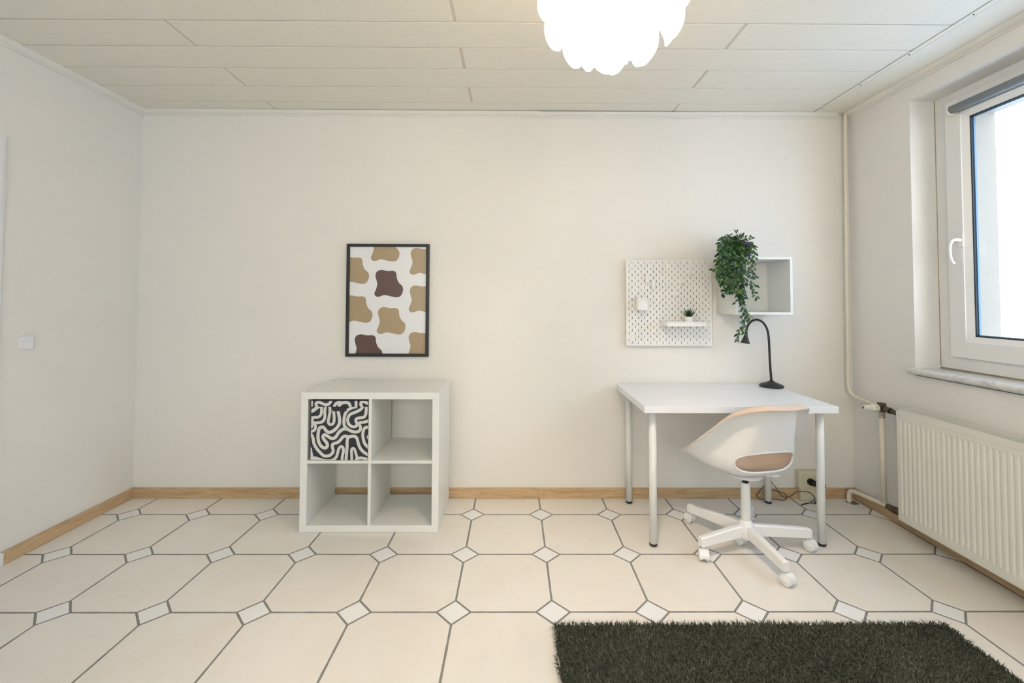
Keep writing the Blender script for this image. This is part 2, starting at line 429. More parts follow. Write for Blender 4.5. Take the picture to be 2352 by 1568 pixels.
# window on the right
XF, XS = W+.142, W+.120            # room side of fixed frame and of the sash
FY0, FZ0, FZ1 = -.466, .922, 2.392
MIDY = -1.38
b = MB()
b.box(XF, XF+.06, FY0-.072, FY0+.012, FZ0-.01, FZ1+.013, 0, .002); b.box(XF, XF+.06, WY1, WY1+.082, FZ0-.01, FZ1+.013, 0, .002)
for q0, q1 in ((WY1+.0825, MIDY-.0455), (MIDY+.0455, FY0-.0725)):
    b.box(XF, XF+.06, q0, q1, FZ0-.01, 1.005, 0, .002); b.box(XF, XF+.06, q0, q1, FZ1-.05, FZ1+.013, 0, .002)
b.box(XF, XF+.06, MIDY-.045, MIDY+.045, FZ0-.01, FZ1+.013, 0, .002)
wf = struct(b.build('window_1', M_upvc), 'white plastic window frame in the right wall')
bs = MB()
bs.tube([(XF-.001, FY0+.010, FZ0+.002), (XF-.001, FY0+.010, FZ1+.01)], .0022, 6)
bs.tube([(XF-.001, FY0+.01, FZ0-.006), (XF-.001, WY1, FZ0-.006)], .0028, 6)
bs.build('sealant_line', M_caulk, wf)
def sash(y0, y1, nm):
    z0, z1 = .985, FZ1-.035; b = MB(); pr = .118; x1 = XF+.02
    for (a, c, d, e) in ((y0-.082, y0, z0, z1), (y1, y1+.082, z0, z1)):
        b.box(XS, x1, a, c, d, e, 0, .004)
    b.box(XS, x1, y1+.0825, y0-.0825, z0, z0+.085, 0, .003); b.box(XS, x1, y1+.0825, y0-.0825, z1-.085, z1, 0, .003)
    s = b.build('sash', M_upvc, wf)
    g0, g1, h0, h1 = y0-.108, y1+.108, z0+.112, z1-.112     # glass opening
    bb = MB()        # sloping glazing bead
    A = [(XS+.004, y0-.080, z0+.083), (XS+.004, y1+.080, z0+.083), (XS+.004, y1+.080, z1-.083), (XS+.004, y0-.080, z1-.083)]
    B = [(XS+.022, g0, h0), (XS+.022, g1, h0), (XS+.022, g1, h1), (XS+.022, g0, h1)]
    B2 = [(XS+.030, g0, h0), (XS+.030, g1, h0), (XS+.030, g1, h1), (XS+.030, g0, h1)]
    for P, Q in ((A, B), (B, B2)):
        for i in range(4):
            j = (i+1) % 4; bb.add([P[i], P[j], Q[j], Q[i]], [(0, 1, 2, 3)])
    bb.build('glazing_bead', M_upvc, s)
    sb = MB()
    def ring(x0, x1, w, mi):
        sb.box(x0, x1, g0-w, g0, h0, h1, mi); sb.box(x0, x1, g1, g1+w, h0, h1, mi)
        sb.box(x0, x1, g1, g0, h0, h0+w, mi); sb.box(x0, x1, g1, g0, h1-w, h1, mi)
    ring(XS+.024, XS+.029, .006, 0); ring(XS+.034, XS+.044, .010, 1)
    sb.build('seal', [M_seal, M_spacer], s)
    MB().box(XS+.0295, XS+.0335, g1-.004, g0+.004, h0-.004, h1+.004).build('pane', M_glass, wf)
    # frame behind the glass rebate
    return s
s1 = sash(FY0-.066, MIDY+.04, 'a'); s2 = sash(MIDY-.04, WY1+.076, 'b')
# handle
hz = at(2208, 552, 0, XS-.002); HY, HZ = hz[1], hz[2]
h = MB(); h.box(XS-.009, XS, HY-.0145, HY+.0145, HZ-.036, HZ+.034, 0, .004)
hh = h.build('handle', M_plw2, wf)
h = MB()
pp = cr([(XS-.006, HY, HZ), (XS-.030, HY, HZ+.004), (XS-.050, HY+.001, HZ-.004), (XS-.060, HY+.003, HZ-.030), (XS-.060, HY+.004, HZ-.070), (XS-.052, HY+.004, HZ-.105), (XS-.040, HY+.003, HZ-.122)], 6)
h.tube(pp, [.011 - .004*min(1, i/10) for i in range(len(pp))], 14)
h.build('lever', M_plw, hh)
# sill
b = MB()
pr = [(XF+.01, .912), (W-.020, .912), (W-.030, .909), (W-.036, .901), (W-.037, .892), (W-.034, .884), (W-.028, .879), (XF+.01, .879)]
vs = [(x, -.437, z) for x, z in pr]+[(x, WY1-.01, z) for x, z in pr]; n = len(pr)
b.add(vs, [(i, (i+1) % n, n+(i+1) % n, n+i) for i in range(n)]+[tuple(range(n)), tuple(range(n, 2*n))])
struct(b.build('trim_6', M_marble), 'grey veined stone window sill')
# roller blind on the sash head
t = thing('roller_blind', 'grey roller blind rolled up at the head of the right window', 'blind', (XS-.03, -1.0, 2.33))
a0 = at(2186, 252, 0, XS-.026); ZB = a0[2]; YB = a0[1]
MB().lathe([(.0205, 0), (.0205, 1.6)], (XS-.026, YB, ZB), (0, -1, 0), 28, 0).build('fabric_roll', M_blind, t)
b = MB(); b.tube([(XS-.026+.019, YB-.01, ZB-.023), (XS-.026+.019, YB-1.6, ZB-.023)], .0045, 8); b.build('bottom_bar', M_plw2, t)
b = MB()
arc = [(XS-.026+.024*math.cos(a), ZB+.024*math.sin(a)) for a in np.linspace(PI*.75, PI*1.55, 10)]
arc = [Vector((x, YB+.003, z)) for x, z in arc]+[Vector((XS-.004, YB+.003, ZB-.026))]
b.tube(arc, .003, 8); b.box(XS-.008, XS-.001, YB-.012, YB+.010, ZB-.03, ZB+.026, 0, .002)
b.lathe([(.013, 0), (.013, .006)], (XS-.026, YB+.004, ZB), (0, -1, 0), 16)
b.build('bracket', M_plw2, t)

# unseen window added behind the camera to let in fill daylight
b = MB()
yy = YR-.16
for x0, x1 in ((RX0, RX0+.07), (RX1-.07, RX1), ((RX0+RX1)/2-.05, (RX0+RX1)/2+.05)): b.box(x0, x1, yy-.06, yy, RZ0, RZ1, 0, .003)
for q0, q1 in ((RX0+.071, (RX0+RX1)/2-.051), ((RX0+RX1)/2+.051, RX1-.071)):
    b.box(q0, q1, yy-.06, yy, RZ0, RZ0+.08, 0, .003); b.box(q0, q1, yy-.06, yy, RZ1-.08, RZ1, 0, .003)
w2 = struct(b.build('fill_window', M_upvc))
MB().box(RX0+.05, RX1-.05, yy-.034, yy-.03, RZ0+.06, RZ1-.06).build('pane', M_glass, w2)

# ================================================================== HEATING
# radiator
RXF, RXB, RY0, RY1, RZa, RZb = W-.120, W-.020, -.463, -2.065, .090, .688
t = thing('radiator', 'cream ribbed panel radiator under the window on the right wall', 'radiator', (W-.07, (RY0+RY1)/2, 0))
b = MB()
pit = .0264; nrib = int((RY0-RY1-.03)/pit)
ysl = [RY0]; dep = [0]
st0 = RY0-.022
for k in range(nrib):
    c0 = st0-pit*k
    for o, d in ((0, 0), (.003, .15), (.0055, .75), (.0075, 1.), (.0115, 1.), (.0135, .75), (.016, .15), (.019, 0)):
        ysl.append(c0-o); dep.append(d)
ysl.append(RY1); dep.append(0)
zsl = [(RZa, 0), (RZa+.036, 0), (RZa+.044, .4), (RZa+.056, 1), (RZb-.066, 1), (RZb-.056, .8), (RZb-.052, 0), (RZb-.030, 0), (RZb-.027, -.25), (RZb, -.25)]
vs = []
for z, k in zsl:
    for y, d in zip(ysl, dep): vs.append((RXF+(.0045*d*k if k > 0 else .0055*k), y, z))
n = len(ysl)
b.add(vs, [(i*n+j, i*n+j+1, (i+1)*n+j+1, (i+1)*n+j) for i in range(len(zsl)-1) for j in range(n-1)], 0, False)
b.box(RXF+.0085, RXF+.014, RY1, RY0, RZa, RZb-.002)
for y in (RY0, RY1): b.box(RXF, RXF+.014, y-.0008, y+.0008, RZa, RZb-.001)
b.box(RXF, RXF+.014, RY1, RY0, RZa-.001, RZa+.001)
b.build('front_panel', M_rad, t)
MB().box(RXB-.012, RXB, RY1, RY0, RZa, RZb-.012, 0, .003).build('rear_panel', M_rad, t)
for y in (RY0, RY1):
    sg = -1 if y == RY0 else 1
    MB().box(RXF+.012, RXB-.004, y, y+sg*.0015, RZa+.02, RZb-.004, 0).build('side_cover', M_rad, t)
b = MB()
b.box(RXF+.002, RXF+.008, RY1, RY0, RZb-.003, RZb+.003, 0, .001); b.box(RXB-.008, RXB-.002, RY1, RY0, RZb-.003, RZb+.003, 0, .001)
b.box(RXF+.002, RXB-.002, RY0-.012, RY0, RZb-.003, RZb+.002)
b.box(RXF+.002, RXB-.002, RY1, RY1+.012, RZb-.003, RZb+.002)
y = RY0-.012
while y > RY1+.012:
    b.box(RXF+.008, RXB-.008, y-.0026, y, RZb-.003, RZb+.0008); y -= .0085
b.box(RXF+.03, RXF+.034, RY1, RY0, RZb-.006, RZb-.003); b.box(RXF+.06, RXF+.064, RY1, RY0, RZb-.006, RZb-.003)
b.build('top_grille', M_rad, t)
b = MB(); b.box(RXF+.012, RXB-.010, RY1+.01, RY0-.01, RZa+.04, RZa+.30)
for yb in (-.62, -1.9):
    b.box(RXB-.001, W-.001, yb-.02, yb+.02, .2, .62, 0, .002)
b.build('convector_core', M_rad, t)
# pipes
t = thing('heating_pipe', 'cream painted heating pipe in the right back corner leading to the radiator', 'pipe', (4.632, -.035, 0))
VX, VY, VZ = 4.612, -.305, .655
MB().tube(cr([(4.644, -.033, H-.001), (4.640, -.034, 2.3), (4.632, -.036, 1.5), (4.628, -.036, .80), (4.628, -.038, .73), (4.630, -.060, .685), (4.634, -.11, .668), (4.636, -.20, .660), (4.636, -.285, .655), (4.630, -.302, .655), (VX+.006, -.305, .655)], 8), .0112, 14).build('riser', M_pipe, t)
MB().tube([(VX, VY-.005, .628), (VX+.002, VY-.006, .11)], .0140, 16).build('bypass_pipe', M_pipe, t)
MB().tube(cr([(4.600, -.060, .001), (4.600, -.060, .045), (4.603, -.068, .068), (4.612, -.095, .078), (4.615, -.20, .088), (4.615, -.311, .100), (4.614, -.345, .100)], 7), .0125, 14).build('return_pipe', M_pipe, t)
b = MB(); b.add([(4.575, -.062, .0012), (4.60, -.102, .0012), (4.643, -.095, .0012), (4.645, -.048, .0012), (4.60, -.040, .0012)], [(0, 1, 2, 3, 4)])
b.build('floor_cutout', M_grate, t)
b = MB(); b.tube([(4.614, -.338, .100), (4.612, -.375, .100)], [.018, .018], 10); b.tube([(4.612, -.372, .100), (4.610, -.400, .104)], .021, 8, smooth=False)
b.tube(cr([(4.610, -.395, .104), (4.612, -.43, .112), (4.617, -.464, .118)], 5), .016, 12)
b.build('elbow_fitting', M_brass, t)
t = thing('radiator_valve', 'cream thermostat valve on tarnished brass body beside the radiator', 'valve', (VX, VY, .60))
b = MB(); b.tube([(VX, VY-.004, .682), (VX, VY-.004, .630)], [.015, .0165], 12); b.box(VX-.015, VX+.015, VY-.022, VY+.012, .664, .686, 0, .003)
b.tube([(VX+.012, VY, .655), (VX-.030, VY, .655)], .0165, 14); b.tube([(VX, VY, .655), (VX, VY-.045, .655)], .013, 12)
b.tube([(VX, VY-.040, .655), (VX, VY-.066, .653)], .0185, 6, smooth=False); b.tube([(VX, VY-.066, .653), (VX+.004, -.466, .646)], [.0135, .0125], 12)
b.build('valve_body', M_brass, t)
b = MB(); b.tube([(VX, VY-.005, .634), (VX, VY-.005, .612)], .0185, 6, smooth=False); b.tube([(VX, VY-.005, .612), (VX, VY-.005, .600)], .0155, 12); b.build('coupling_nut', M_nickel, t)
b = MB(); b.lathe([(.0, -.004), (.021, -.004), (.0235, .0), (.0235, .024), (.0215, .030), (.0185, .034), (.0135, .070), (.012, .078), (.0105, .080), (0, .080)], (VX-.024, VY, .655), (-1, 0, .02), 28)
for k in range(14):
    a = 2*PI*k/14; r = .0175
    b.tube([(VX-.060, VY+r*math.cos(a), .655+r*math.sin(a)), (VX-.092, VY+(r-.004)*math.cos(a), .656+(r-.004)*math.sin(a))], .0018, 6)
th = b.build('thermostat_head', M_plw2, t)
b = MB()
for k in range(7):
    a = 2*PI*k/7; r = .0232
    b.box(VX-.046, VX-.041, VY+r*math.cos(a)-.0018, VY+r*math.cos(a)+.0018, .655+r*math.sin(a)-.0018, .655+r*math.sin(a)+.0018)
b.build('scale_marks', M_brass, th)
MB().lathe([(.006, .0), (.006, .002)], (VX-.1035, VY, .6565), (-1, 0, .02), 12).build('end_cap', M_brass, th)

# ================================================================== CUBE SHELF
KX, KY, KS, KD = 1.281, -.427, .765, .39
t = thing('cube_shelf', 'white two by two cube shelf standing on the floor below the framed print', 'shelf', (KX+KS/2, KY+KD/2, 0))
e = .0015; T1, T2 = .038, .017
MB().box(KX, KX+KS, KY, KY+KD, 0.001, T1, 0, e).build('bottom_board', M_lacq, t)
tp = MB(); tp.box(KX, KX+KS, KY, KY+KD, KS-T1, KS, 0, e)
tp.build('top_board', M_lacq, t)
for x in (KX+.030, KX+KS-.030):
    for y in (KY+.020, KY+KD-.022): MB().lathe([(.006, 0), (.006, .0006)], (x, y, KS), n=12).build('pilot_hole', M_gapc, t)
MB().box(KX, KX+T1, KY, KY+KD, T1, KS-T1, 0, e).build('side_board', M_lacq, t)
MB().box(KX+KS-T1, KX+KS, KY, KY+KD, T1, KS-T1, 0, e).build('side_board', M_lacq, t)
XM = KX+KS/2; ZM = KS/2
MB().box(XM-T2/2, XM+T2/2, KY+.001, KY+KD-.001, T1, KS-T1, 0, .001).build('divider', M_lacqin, t)
MB().box(KX+T1, XM-T2/2, KY+.001, KY+KD-.001, ZM-T2/2, ZM+T2/2, 0, .001).build('shelf_board', M_lacqin, t)
MB().box(XM+T2/2, KX+KS-T1, KY+.001, KY+KD-.001, ZM-T2/2, ZM+T2/2, 0, .001).build('shelf_board', M_lacqin, t)
# patterned storage box in the upper left cube
bx0 = at(713.5, 1000, 1, KY+.004)[0]; bx1 = XM-T2/2-.001
bz0 = ZM+T2/2+.001; bz1 = KS-T1-.006; by = KY+.004
t = thing('storage_box', 'black and cream squiggle patterned storage box in the upper left cube', 'box', ((bx0+bx1)/2, by+.17, bz0))
b = MB(); b.box(bx0, bx1, by, by+.345, bz0, bz1-.036, 0, .002)
SX = (bx1-bx0)/(1405-130); SZ = (bz1-bz0)/(1440-150)
def P5(u, v): return ((u-135)*SX, (1440-v)*SZ)          # pattern space -> metres on the front
WB, HBX = bx1-bx0, bz1-bz0
strokes = [
 ([(120, 400), (200, 360), (270, 305), (300, 288)], 76), ([(365, 288), (368, 380), (350, 470), (290, 515), (200, 520), (140, 540)], 60),
 ([(455, 288), (440, 380), (445, 500), (420, 580), (360, 625), (280, 635), (200, 640)], 62), ([(165, 560), (172, 640), (150, 730)], 60),
 ([(200, 630), (235, 690), (240, 750), (205, 800), (135, 830)], 62),
 ([(548, 288), (555, 400), (535, 520), (520, 620), (555, 668), (600, 672), (640, 630), (650, 540), (640, 420), (632, 370)], 62),
 ([(735, 370), (745, 430), (768, 540), (770, 640), (730, 720), (660, 790), (570, 838), (500, 825), (450, 770), (410, 730), (350, 735), (315, 790), (300, 900), (310, 1020), (350, 1110), (410, 1165), (470, 1175), (510, 1130), (490, 1060), (430, 990), (410, 930), (440, 895), (500, 915), (570, 960), (640, 970), (700, 930), (750, 850), (820, 790), (880, 765), (925, 762)], 70),
 ([(1130, 288), (1030, 315), (940, 370), (890, 450), (870, 560), (875, 680), (920, 750), (1000, 800), (1090, 830), (1180, 825), (1230, 780), (1228, 710), (1200, 660), (1230, 630), (1320, 620), (1410, 590)], 66),
 ([(1280, 288), (1230, 350), (1120, 405), (1010, 450), (955, 530), (960, 630), (1010, 695), (1080, 720), (1140, 705), (1155, 650), (1130, 590), (1150, 545), (1230, 525), (1310, 510), (1350, 440), (1360, 288)], 64),
 ([(880, 765), (930, 770)], 62),
 ([(150, 890), (190, 960), (215, 1080), (270, 1180), (350, 1270), (430, 1340), (510, 1350), (590, 1320), (640, 1250), (625, 1170), (620, 1110), (660, 1080), (740, 1055), (800, 1000), (850, 940), (910, 920), (960, 940)], 66),
 ([(925, 1450), (935, 1300), (945, 1150), (945, 1030), (970, 950), (1040, 925), (1110, 925), (1160, 970), (1190, 1070), (1230, 1170), (1310, 1260), (1420, 1330)], 66),
 ([(135, 1180), (160, 1280), (190, 1380), (240, 1400)], 50), ([(165, 1400), (260, 1390), (380, 1430), (520, 1450), (640, 1430), (710, 1370), (740, 1280), (765, 1190), (810, 1145), (855, 1170), (865, 1250), (845, 1350), (838, 1450)], 62),
 ([(145, 1200), (150, 1300), (160, 1450)], 60), ([(200, 1440), (400, 1445), (650, 1440)], 40),
 ([(1055, 1450), (1050, 1320), (1045, 1220), (1070, 1185), (1110, 1200), (1140, 1290), (1170, 1380), (1180, 1410)], 58), ([(1150, 1420), (1230, 1390), (1330, 1400), (1420, 1425)], 62),
 ([(1420, 730), (1350, 735), (1305, 790), (1290, 900), (1310, 1020), (1350, 1100), (1420, 1170)], 66), ([(1420, 900), (1395, 940), (1420, 990)], 40)]
lid = [([(150, 120), (150, 290)], 52), ([(275, 300), (245, 240), (265, 200), (330, 195), (400, 225), (470, 245), (540, 220), (580, 160)], 62), ([(650, 300), (680, 230), (750, 195), (820, 205)], 66),
 ([(760, 260), (830, 205), (920, 195), (980, 220), (1010, 300)], 66), ([(1130, 130), (1135, 300)], 60), ([(1270, 300), (1240, 240), (1250, 190), (1310, 180), (1420, 225)], 64)]
zt = bz1-.036
def ribbon(b, pts, wpx, off, mi, z0, z1):
    Q = [P5(u, v) for u, v in pts]; c = cr(Q, 5); hw = wpx*.5*(SX+SZ)/2
    L = []; Rr = []
    for i in range(len(c)):
        d = c[min(i+1, len(c)-1)]-c[max(i-1, 0)]; d /= (np.linalg.norm(d)+1e-9); nn = np.array([-d[1], d[0]])
        L.append(c[i]+nn*hw); Rr.append(c[i]-nn*hw)
    for i in range(len(c)-1):
        q = clip([L[i], L[i+1], Rr[i+1], Rr[i]], .002, WB-.002, z0, z1)
        if len(q) > 2: b.add([(bx0+x, by-off, bz0+z) for x, z in q], [tuple(range(len(q)))], mi)
    for k in (0, -1):
        q = clip([c[k]+hw*np.array([math.cos(a), math.sin(a)]) for a in np.linspace(0, 2*PI, 14)[:-1]], .002, WB-.002, z0, z1)
        if len(q) > 2: b.add([(bx0+x, by-off-.00004, bz0+z) for x, z in q], [tuple(range(len(q)))], mi)
for i, (pts, wpx) in enumerate(strokes): ribbon(b, pts, wpx, .0006+.00008*i, 1, .001, zt-bz0)
b.build('body', [M_navy, M_cream], t)
b = MB(); b.box(bx0-.0005, bx1, by-.002, by+.347, zt, bz1, 0, .002); by -= .002
for i, (pts, wpx) in enumerate(lid): ribbon(b, pts, wpx, .0006+.00008*i, 1, zt-bz0+.001, HBX-.003)
b.build('lid', [M_navy, M_cream], t); by += .002
hx0, hz1_ = P5(618, 293); hx1, hz0_ = P5(922, 382)
MB().box(bx0+hx0, bx0+hx1, by-.0045, by+.002, bz0+hz0_, bz0+hz1_, 0, .0008).build('handle_tab', M_black, t)

# ================================================================== FRAMED PRINT
def pf(u, v): p = at(u, v, 1, -.022); return p[0], p[2]
x0, x1, z0, z1 = 1.3665, 1.9035, .911, 1.645
t = thing('picture_frame', 'black framed print of tan and brown blobs above the cube shelf', 'picture', ((x0+x1)/2, 0, z0))
fw = .0195
b = MB(); b.box(x0, x0+fw, -.026, -.003, z0, z1, 0, .001); b.box(x1-fw, x1, -.026, -.003, z0, z1, 0, .001)
b.box(x0+fw, x1-fw, -.026, -.003, z0, z0+fw, 0, .001); b.box(x0+fw, x1-fw, -.026, -.003, z1-fw, z1, 0, .001)
b.build('frame', M_frame, t)
ax0, ax1, az0, az1 = x0+fw, x1-fw, z0+fw, z1-fw
b = MB(); b.box(ax0-.002, ax1+.002, -.016, -.006, az0-.002, az1+.002)
S7 = 4.9
def q7(u, v): return ax0+(u-208)/(1068-208)*(ax1-ax0), az1-(v-180)/(1380-180)*(az1-az0)
blob = [(565, 440), (630, 452), (700, 452), (730, 475), (738, 530), (762, 585), (802, 625), (808, 680), (780, 735), (730, 748), (670, 738), (600, 724), (545, 742), (505, 738), (487, 705), (505, 660), (520, 600), (508, 555), (498, 500), (515, 458)]
cx, cy = 648, 594
def place(dx, dy, mi, s=1.0):
    pts = [(cx+dx+(u-cx)*s, cy+dy+(v-cy)*s) for u, v in blob]
    poly = [q7(*p) for p in cr(pts, 5, True)]
    for grow, off, m in ((1.045, .0161, 0), (1.0, .0166, mi)):
        mx = sum(p[0] for p in poly)/len(poly); mz = sum(p[1] for p in poly)/len(poly)
        pl = clip([((p[0]-mx)*grow+mx, (p[1]-mz)*grow+mz) for p in poly], ax0, ax1, az0, az1)
        if m == 0 or len(pl) < 3: continue
        b.add([(x, -off, z) for x, z in pl], [tuple(range(len(pl)))], m)
place(0, 0, 2); place(32, 418, 1); place(-45, -404, 1); place(393, -250, 1); place(388, 174, 1)
place(380, 698, 1); place(-385, -150, 1); place(-340, 288, 1); place(-224, 725, 2)
# thin white outline comes from the paper left bare
b.build('print', [M_paper, M_tan, M_brown], t)

# ================================================================== DESK
DX, DY, DZ = 3.1291, -.6221, .737
t = thing('desk', 'white rectangular desk on four round legs by the back wall', 'desk', (DX+.5, DY+.3, 0))
MB().box(DX, DX+1, DY, DY+.6, DZ-.034, DZ, 0, .0015).build('desktop', M_desk, t)
for x in (3.192, 4.076):
    for y in (-.554, -.072):
        l = MB().lathe([(.0195, .014), (.0195, DZ-.038)], (x, y, 0), n=28); l.lathe([(.030, DZ-.040), (.030, DZ-.0345)], (x, y, 0), n=28)
        lo = l.build('leg', M_steelw, t)
        MB().lathe([(.0155, 0.0005), (.019, .002), (.0205, .006), (.0205, .013), (.0195, .015)], (x, y, 0), n=24).build('foot_cap', M_black, lo)
        if x < 3.5 and y > -.2:
            MB().lathe([(.0035, 0), (.0035, .001)], (x+.001, y-.0195, DZ-.062), (0, -1, 0), 12).build('screw_hole', M_dark, lo)
# ---- desk lamp
LX, LY = 4.088, -.105
t = thing('desk_lamp', 'black gooseneck desk lamp standing at the right back of the desk', 'lamp', (LX, LY, DZ))
MB().lathe([(0, .0), (.066, .0), (.069, .003), (.069, .010), (.064, .015), (.030, .028), (.012, .037), (.008, .046), (0, .046)], (LX, LY, DZ+.0005), n=40).build('base', M_blackm, t)
ly = LY
neck = [at(u, v, 1, ly) for u, v in ((1771, 878), (1769, 840), (1767, 800), (1765.5, 775), (1762, 756), (1753, 741), (1740, 734), (1727, 737), (1718, 747), (1714.5, 758))]
neck[0] = Vector((LX, LY, DZ+.03))
MB().tube(cr(neck, 7), .0068, 14).build('neck', M_blackm, t)
sh0 = neck[-1]; sh1 = at(1711.5, 788, 1, ly-.006)
ax = (sh1-sh0).normalized(); Ls = (sh1-sh0).length
s = MB().lathe([(.0068, -.002), (.0078, .012), (.009, .028), (.0125, Ls*.50), (.0215, Ls*.80), (.0265, Ls*.97), (.0268, Ls), (.0235, Ls), (.022, Ls-.004)], sh0, ax, 30, cap=False).build('shade', M_blackm, t)
MB().lathe([(0, Ls-.004), (.0225, Ls-.004), (.0225, Ls-.007), (0, Ls-.007)], sh0, ax, 24).build('diffuser', M_plw, s)
# cord of the lamp
t2 = MB()
def cf(u, v, y=-.045, r=.0025):
    p = at(u, v, 1, y)
    if p[2] < r:
        p = at(u, v, 2, r)
    return p
c0 = [Vector((LX, LY+.06, DZ+.006)), Vector((LX-.005, -.034, DZ+.006)), Vector((LX-.01, -.014, DZ+.002)), Vector((LX-.02, -.0125, .62)), Vector((LX-.03, -.011, .3)), cf(1771, 1104, -.03)]
c1 = [cf(*q) for q in ((1782, 1118), (1790, 1132), (1800, 1141), (1808, 1142), (1820, 1137), (1828, 1130), (1843, 1128.5), (1860, 1131), (1871, 1141), (1870, 1149), (1860, 1154), (1868, 1155), (1876, 1154))]
c2 = [Vector((4.352, -.10, .01)), Vector((4.375, -.098, .05)), Vector((4.385, -.094, .10)), Vector((4.386, -.092, .128))]
t2.tube(cr(c0+c1+c2, 6), .0021, 8)
c3 = [cf(u, v, -.03) for u, v in ((1771, 1104), (1762, 1108), (1754, 1117), (1743, 1130), (1738, 1138), (1745, 1144.8))]+[cf(*q) for q in ((1754, 1146.8), (1772, 1145.6), (1790, 1147.5), (1800, 1148), (1808, 1143), (1803, 1134), (1795, 1131), (1785, 1127.5), (1772, 1124))]+[cf(1758, 1118, -.028)]
t2.tube(cr(c3, 6), .0021, 8)
t2.tube([cf(1841, 1159), cf(1850, 1156.5), cf(1860, 1154)], [.004, .0038, .0025], 8)
t2.build('power_cord', M_black, t)
# socket and adapter
SX0 = 4.293
t = thing('wall_socket', 'cream surface mounted wall socket above the baseboard behind the desk', 'socket', (SX0+.07, -.014, 0))
MB().box(SX0, SX0+.155, -.046, 0, .075, .186, 0, .006).build('housing', M_soc, t)
MB().box(SX0+.012, SX0+.145, -.040, -TB-.0005, .0005, .078, 0, .004).build('cable_duct', M_soc, t)
b = MB(); b.box(SX0+.022, SX0+.102, -.052, -.044, .087, .167, 0, .004); b.lathe([(.0225, 0), (.0225, .004), (.0195, .004), (.0195, -.006)], (SX0+.062, -.052, .127), (0, -1, 0), 28)
b.build('cover_plate', M_soc, t)
t = thing('power_adapter', 'black plug adapter in the cream wall socket behind the desk leg', 'plug', (4.372, -.09, .12))
b = MB(); b.lathe([(.0185, -.016), (.0185, .006), (.021, .010), (.021, .018)], (SX0+.062, -.052, .127), (0, -1, 0), 24)
b.build('plug_body', M_black, t)
bm = bmesh.new(); bmesh.ops.create_cube(bm, size=1)
Mx = Matrix.Translation((4.385, -.088, .122)) @ Matrix.Rotation(-.25, 4, 'X') @ Matrix.Rotation(.2, 4, 'Y')
for v in bm.verts: v.co = Mx @ Vector((v.co.x*.072, v.co.y*.045, v.co.z*.034))
bmesh.ops.bevel(bm, geom=bm.edges[:], offset=.005, segments=2, affect='EDGES')
b = MB(); b.addbm(bm); b.build('adapter_block', M_black, t)

# ================================================================== PEGBOARD
PX0, PZ0, PS = 3.189, .9855, .560
YP0, YP1 = -.030, -.025
t = thing('pegboard', 'white square pegboard with slots hanging above the left of the desk', 'pegboard', (PX0+PS/2, 0, PZ0))
sw, sh_ = .0046, .0145
bx = []   # slots: 27 staggered rows
slots = {}
def key(v): return round(v, 5)
colsx = [PX0+.020+.020*k for k in range(27)]
rowsz = [PZ0+PS-.0185-.02005*r for r in range(27)]
xs = [PX0]; kinds = []
for k, c in enumerate(colsx): xs += [c-sw/2, c+sw/2]
xs.append(PX0+PS)
zs = [PZ0+PS]
for c in rowsz: zs += [c+sh_/2, c-sh_/2]
zs.append(PZ0)
skip = {(2, 1), (2, 25), (24, 1), (24, 25)}
def is_slot(r, k): return ((k % 2 == 1) if r % 2 == 0 else (k % 2 == 0)) and (r, k) not in skip
b = MB()
nx, nz = len(xs), len(zs)
for yy_ in (YP0, YP1):
    o = len(b.v)
    b.v += [(x, yy_, z) for z in zs for x in xs]
    for j in range(nz-1):
        for i in range(nx-1):
            if i % 2 == 1 and j % 2 == 1 and is_slot((j-1)//2, (i-1)//2): continue
            b.f.append([o+j*nx+i, o+j*nx+i+1, o+(j+1)*nx+i+1, o+(j+1)*nx+i]); b.m.append(0); b.sm.append(False)
for r in range(27):
    for k in range(27):
        if is_slot(r, k):
            xa, xb, za, zb = xs[1+2*k], xs[2+2*k], zs[1+2*r], zs[2+2*r]
            q = [(xa, za), (xb, za), (xb, zb), (xa, zb)]
            for a in range(4):
                (p0, p1), (q0, q1) = q[a], q[(a+1) % 4]
                b.add([(p0, YP0, p1), (q0, YP0, q1), (q0, YP1, q1), (p0, YP1, p1)], [(0, 1, 2, 3)])
q = [(PX0, PZ0), (PX0+PS, PZ0), (PX0+PS, PZ0+PS), (PX0, PZ0+PS)]
for a in range(4):
    (p0, p1), (q0, q1) = q[a], q[(a+1) % 4]
    b.add([(p0, YP0, p1), (q0, YP0, q1), (q0, YP1, q1), (p0, YP1, p1)], [(0, 1, 2, 3)])
M_peg = plain('white_pegboard', (.80, .785, .74), .45, vary=.01)
b.build('panel', M_peg, t)
for k in (1, 25):
    for r in (2, 24):
        x, z = colsx[k], rowsz[r]
        MB().lathe([(.011, 0), (.011, .024)], (x, -.0015, z), (0, -1, 0), 16).build('spacer', M_plw, t)
        MB().lathe([(.0075, 0), (.0078, .001), (.006, .003), (.002, .0034), (.002, .002), (0, .002)], (x, YP0, z), (0, -1, 0), 18).build('screw_cap', M_plw, t)
def colx(u): return at(u, 700, 1, YP0)[0]
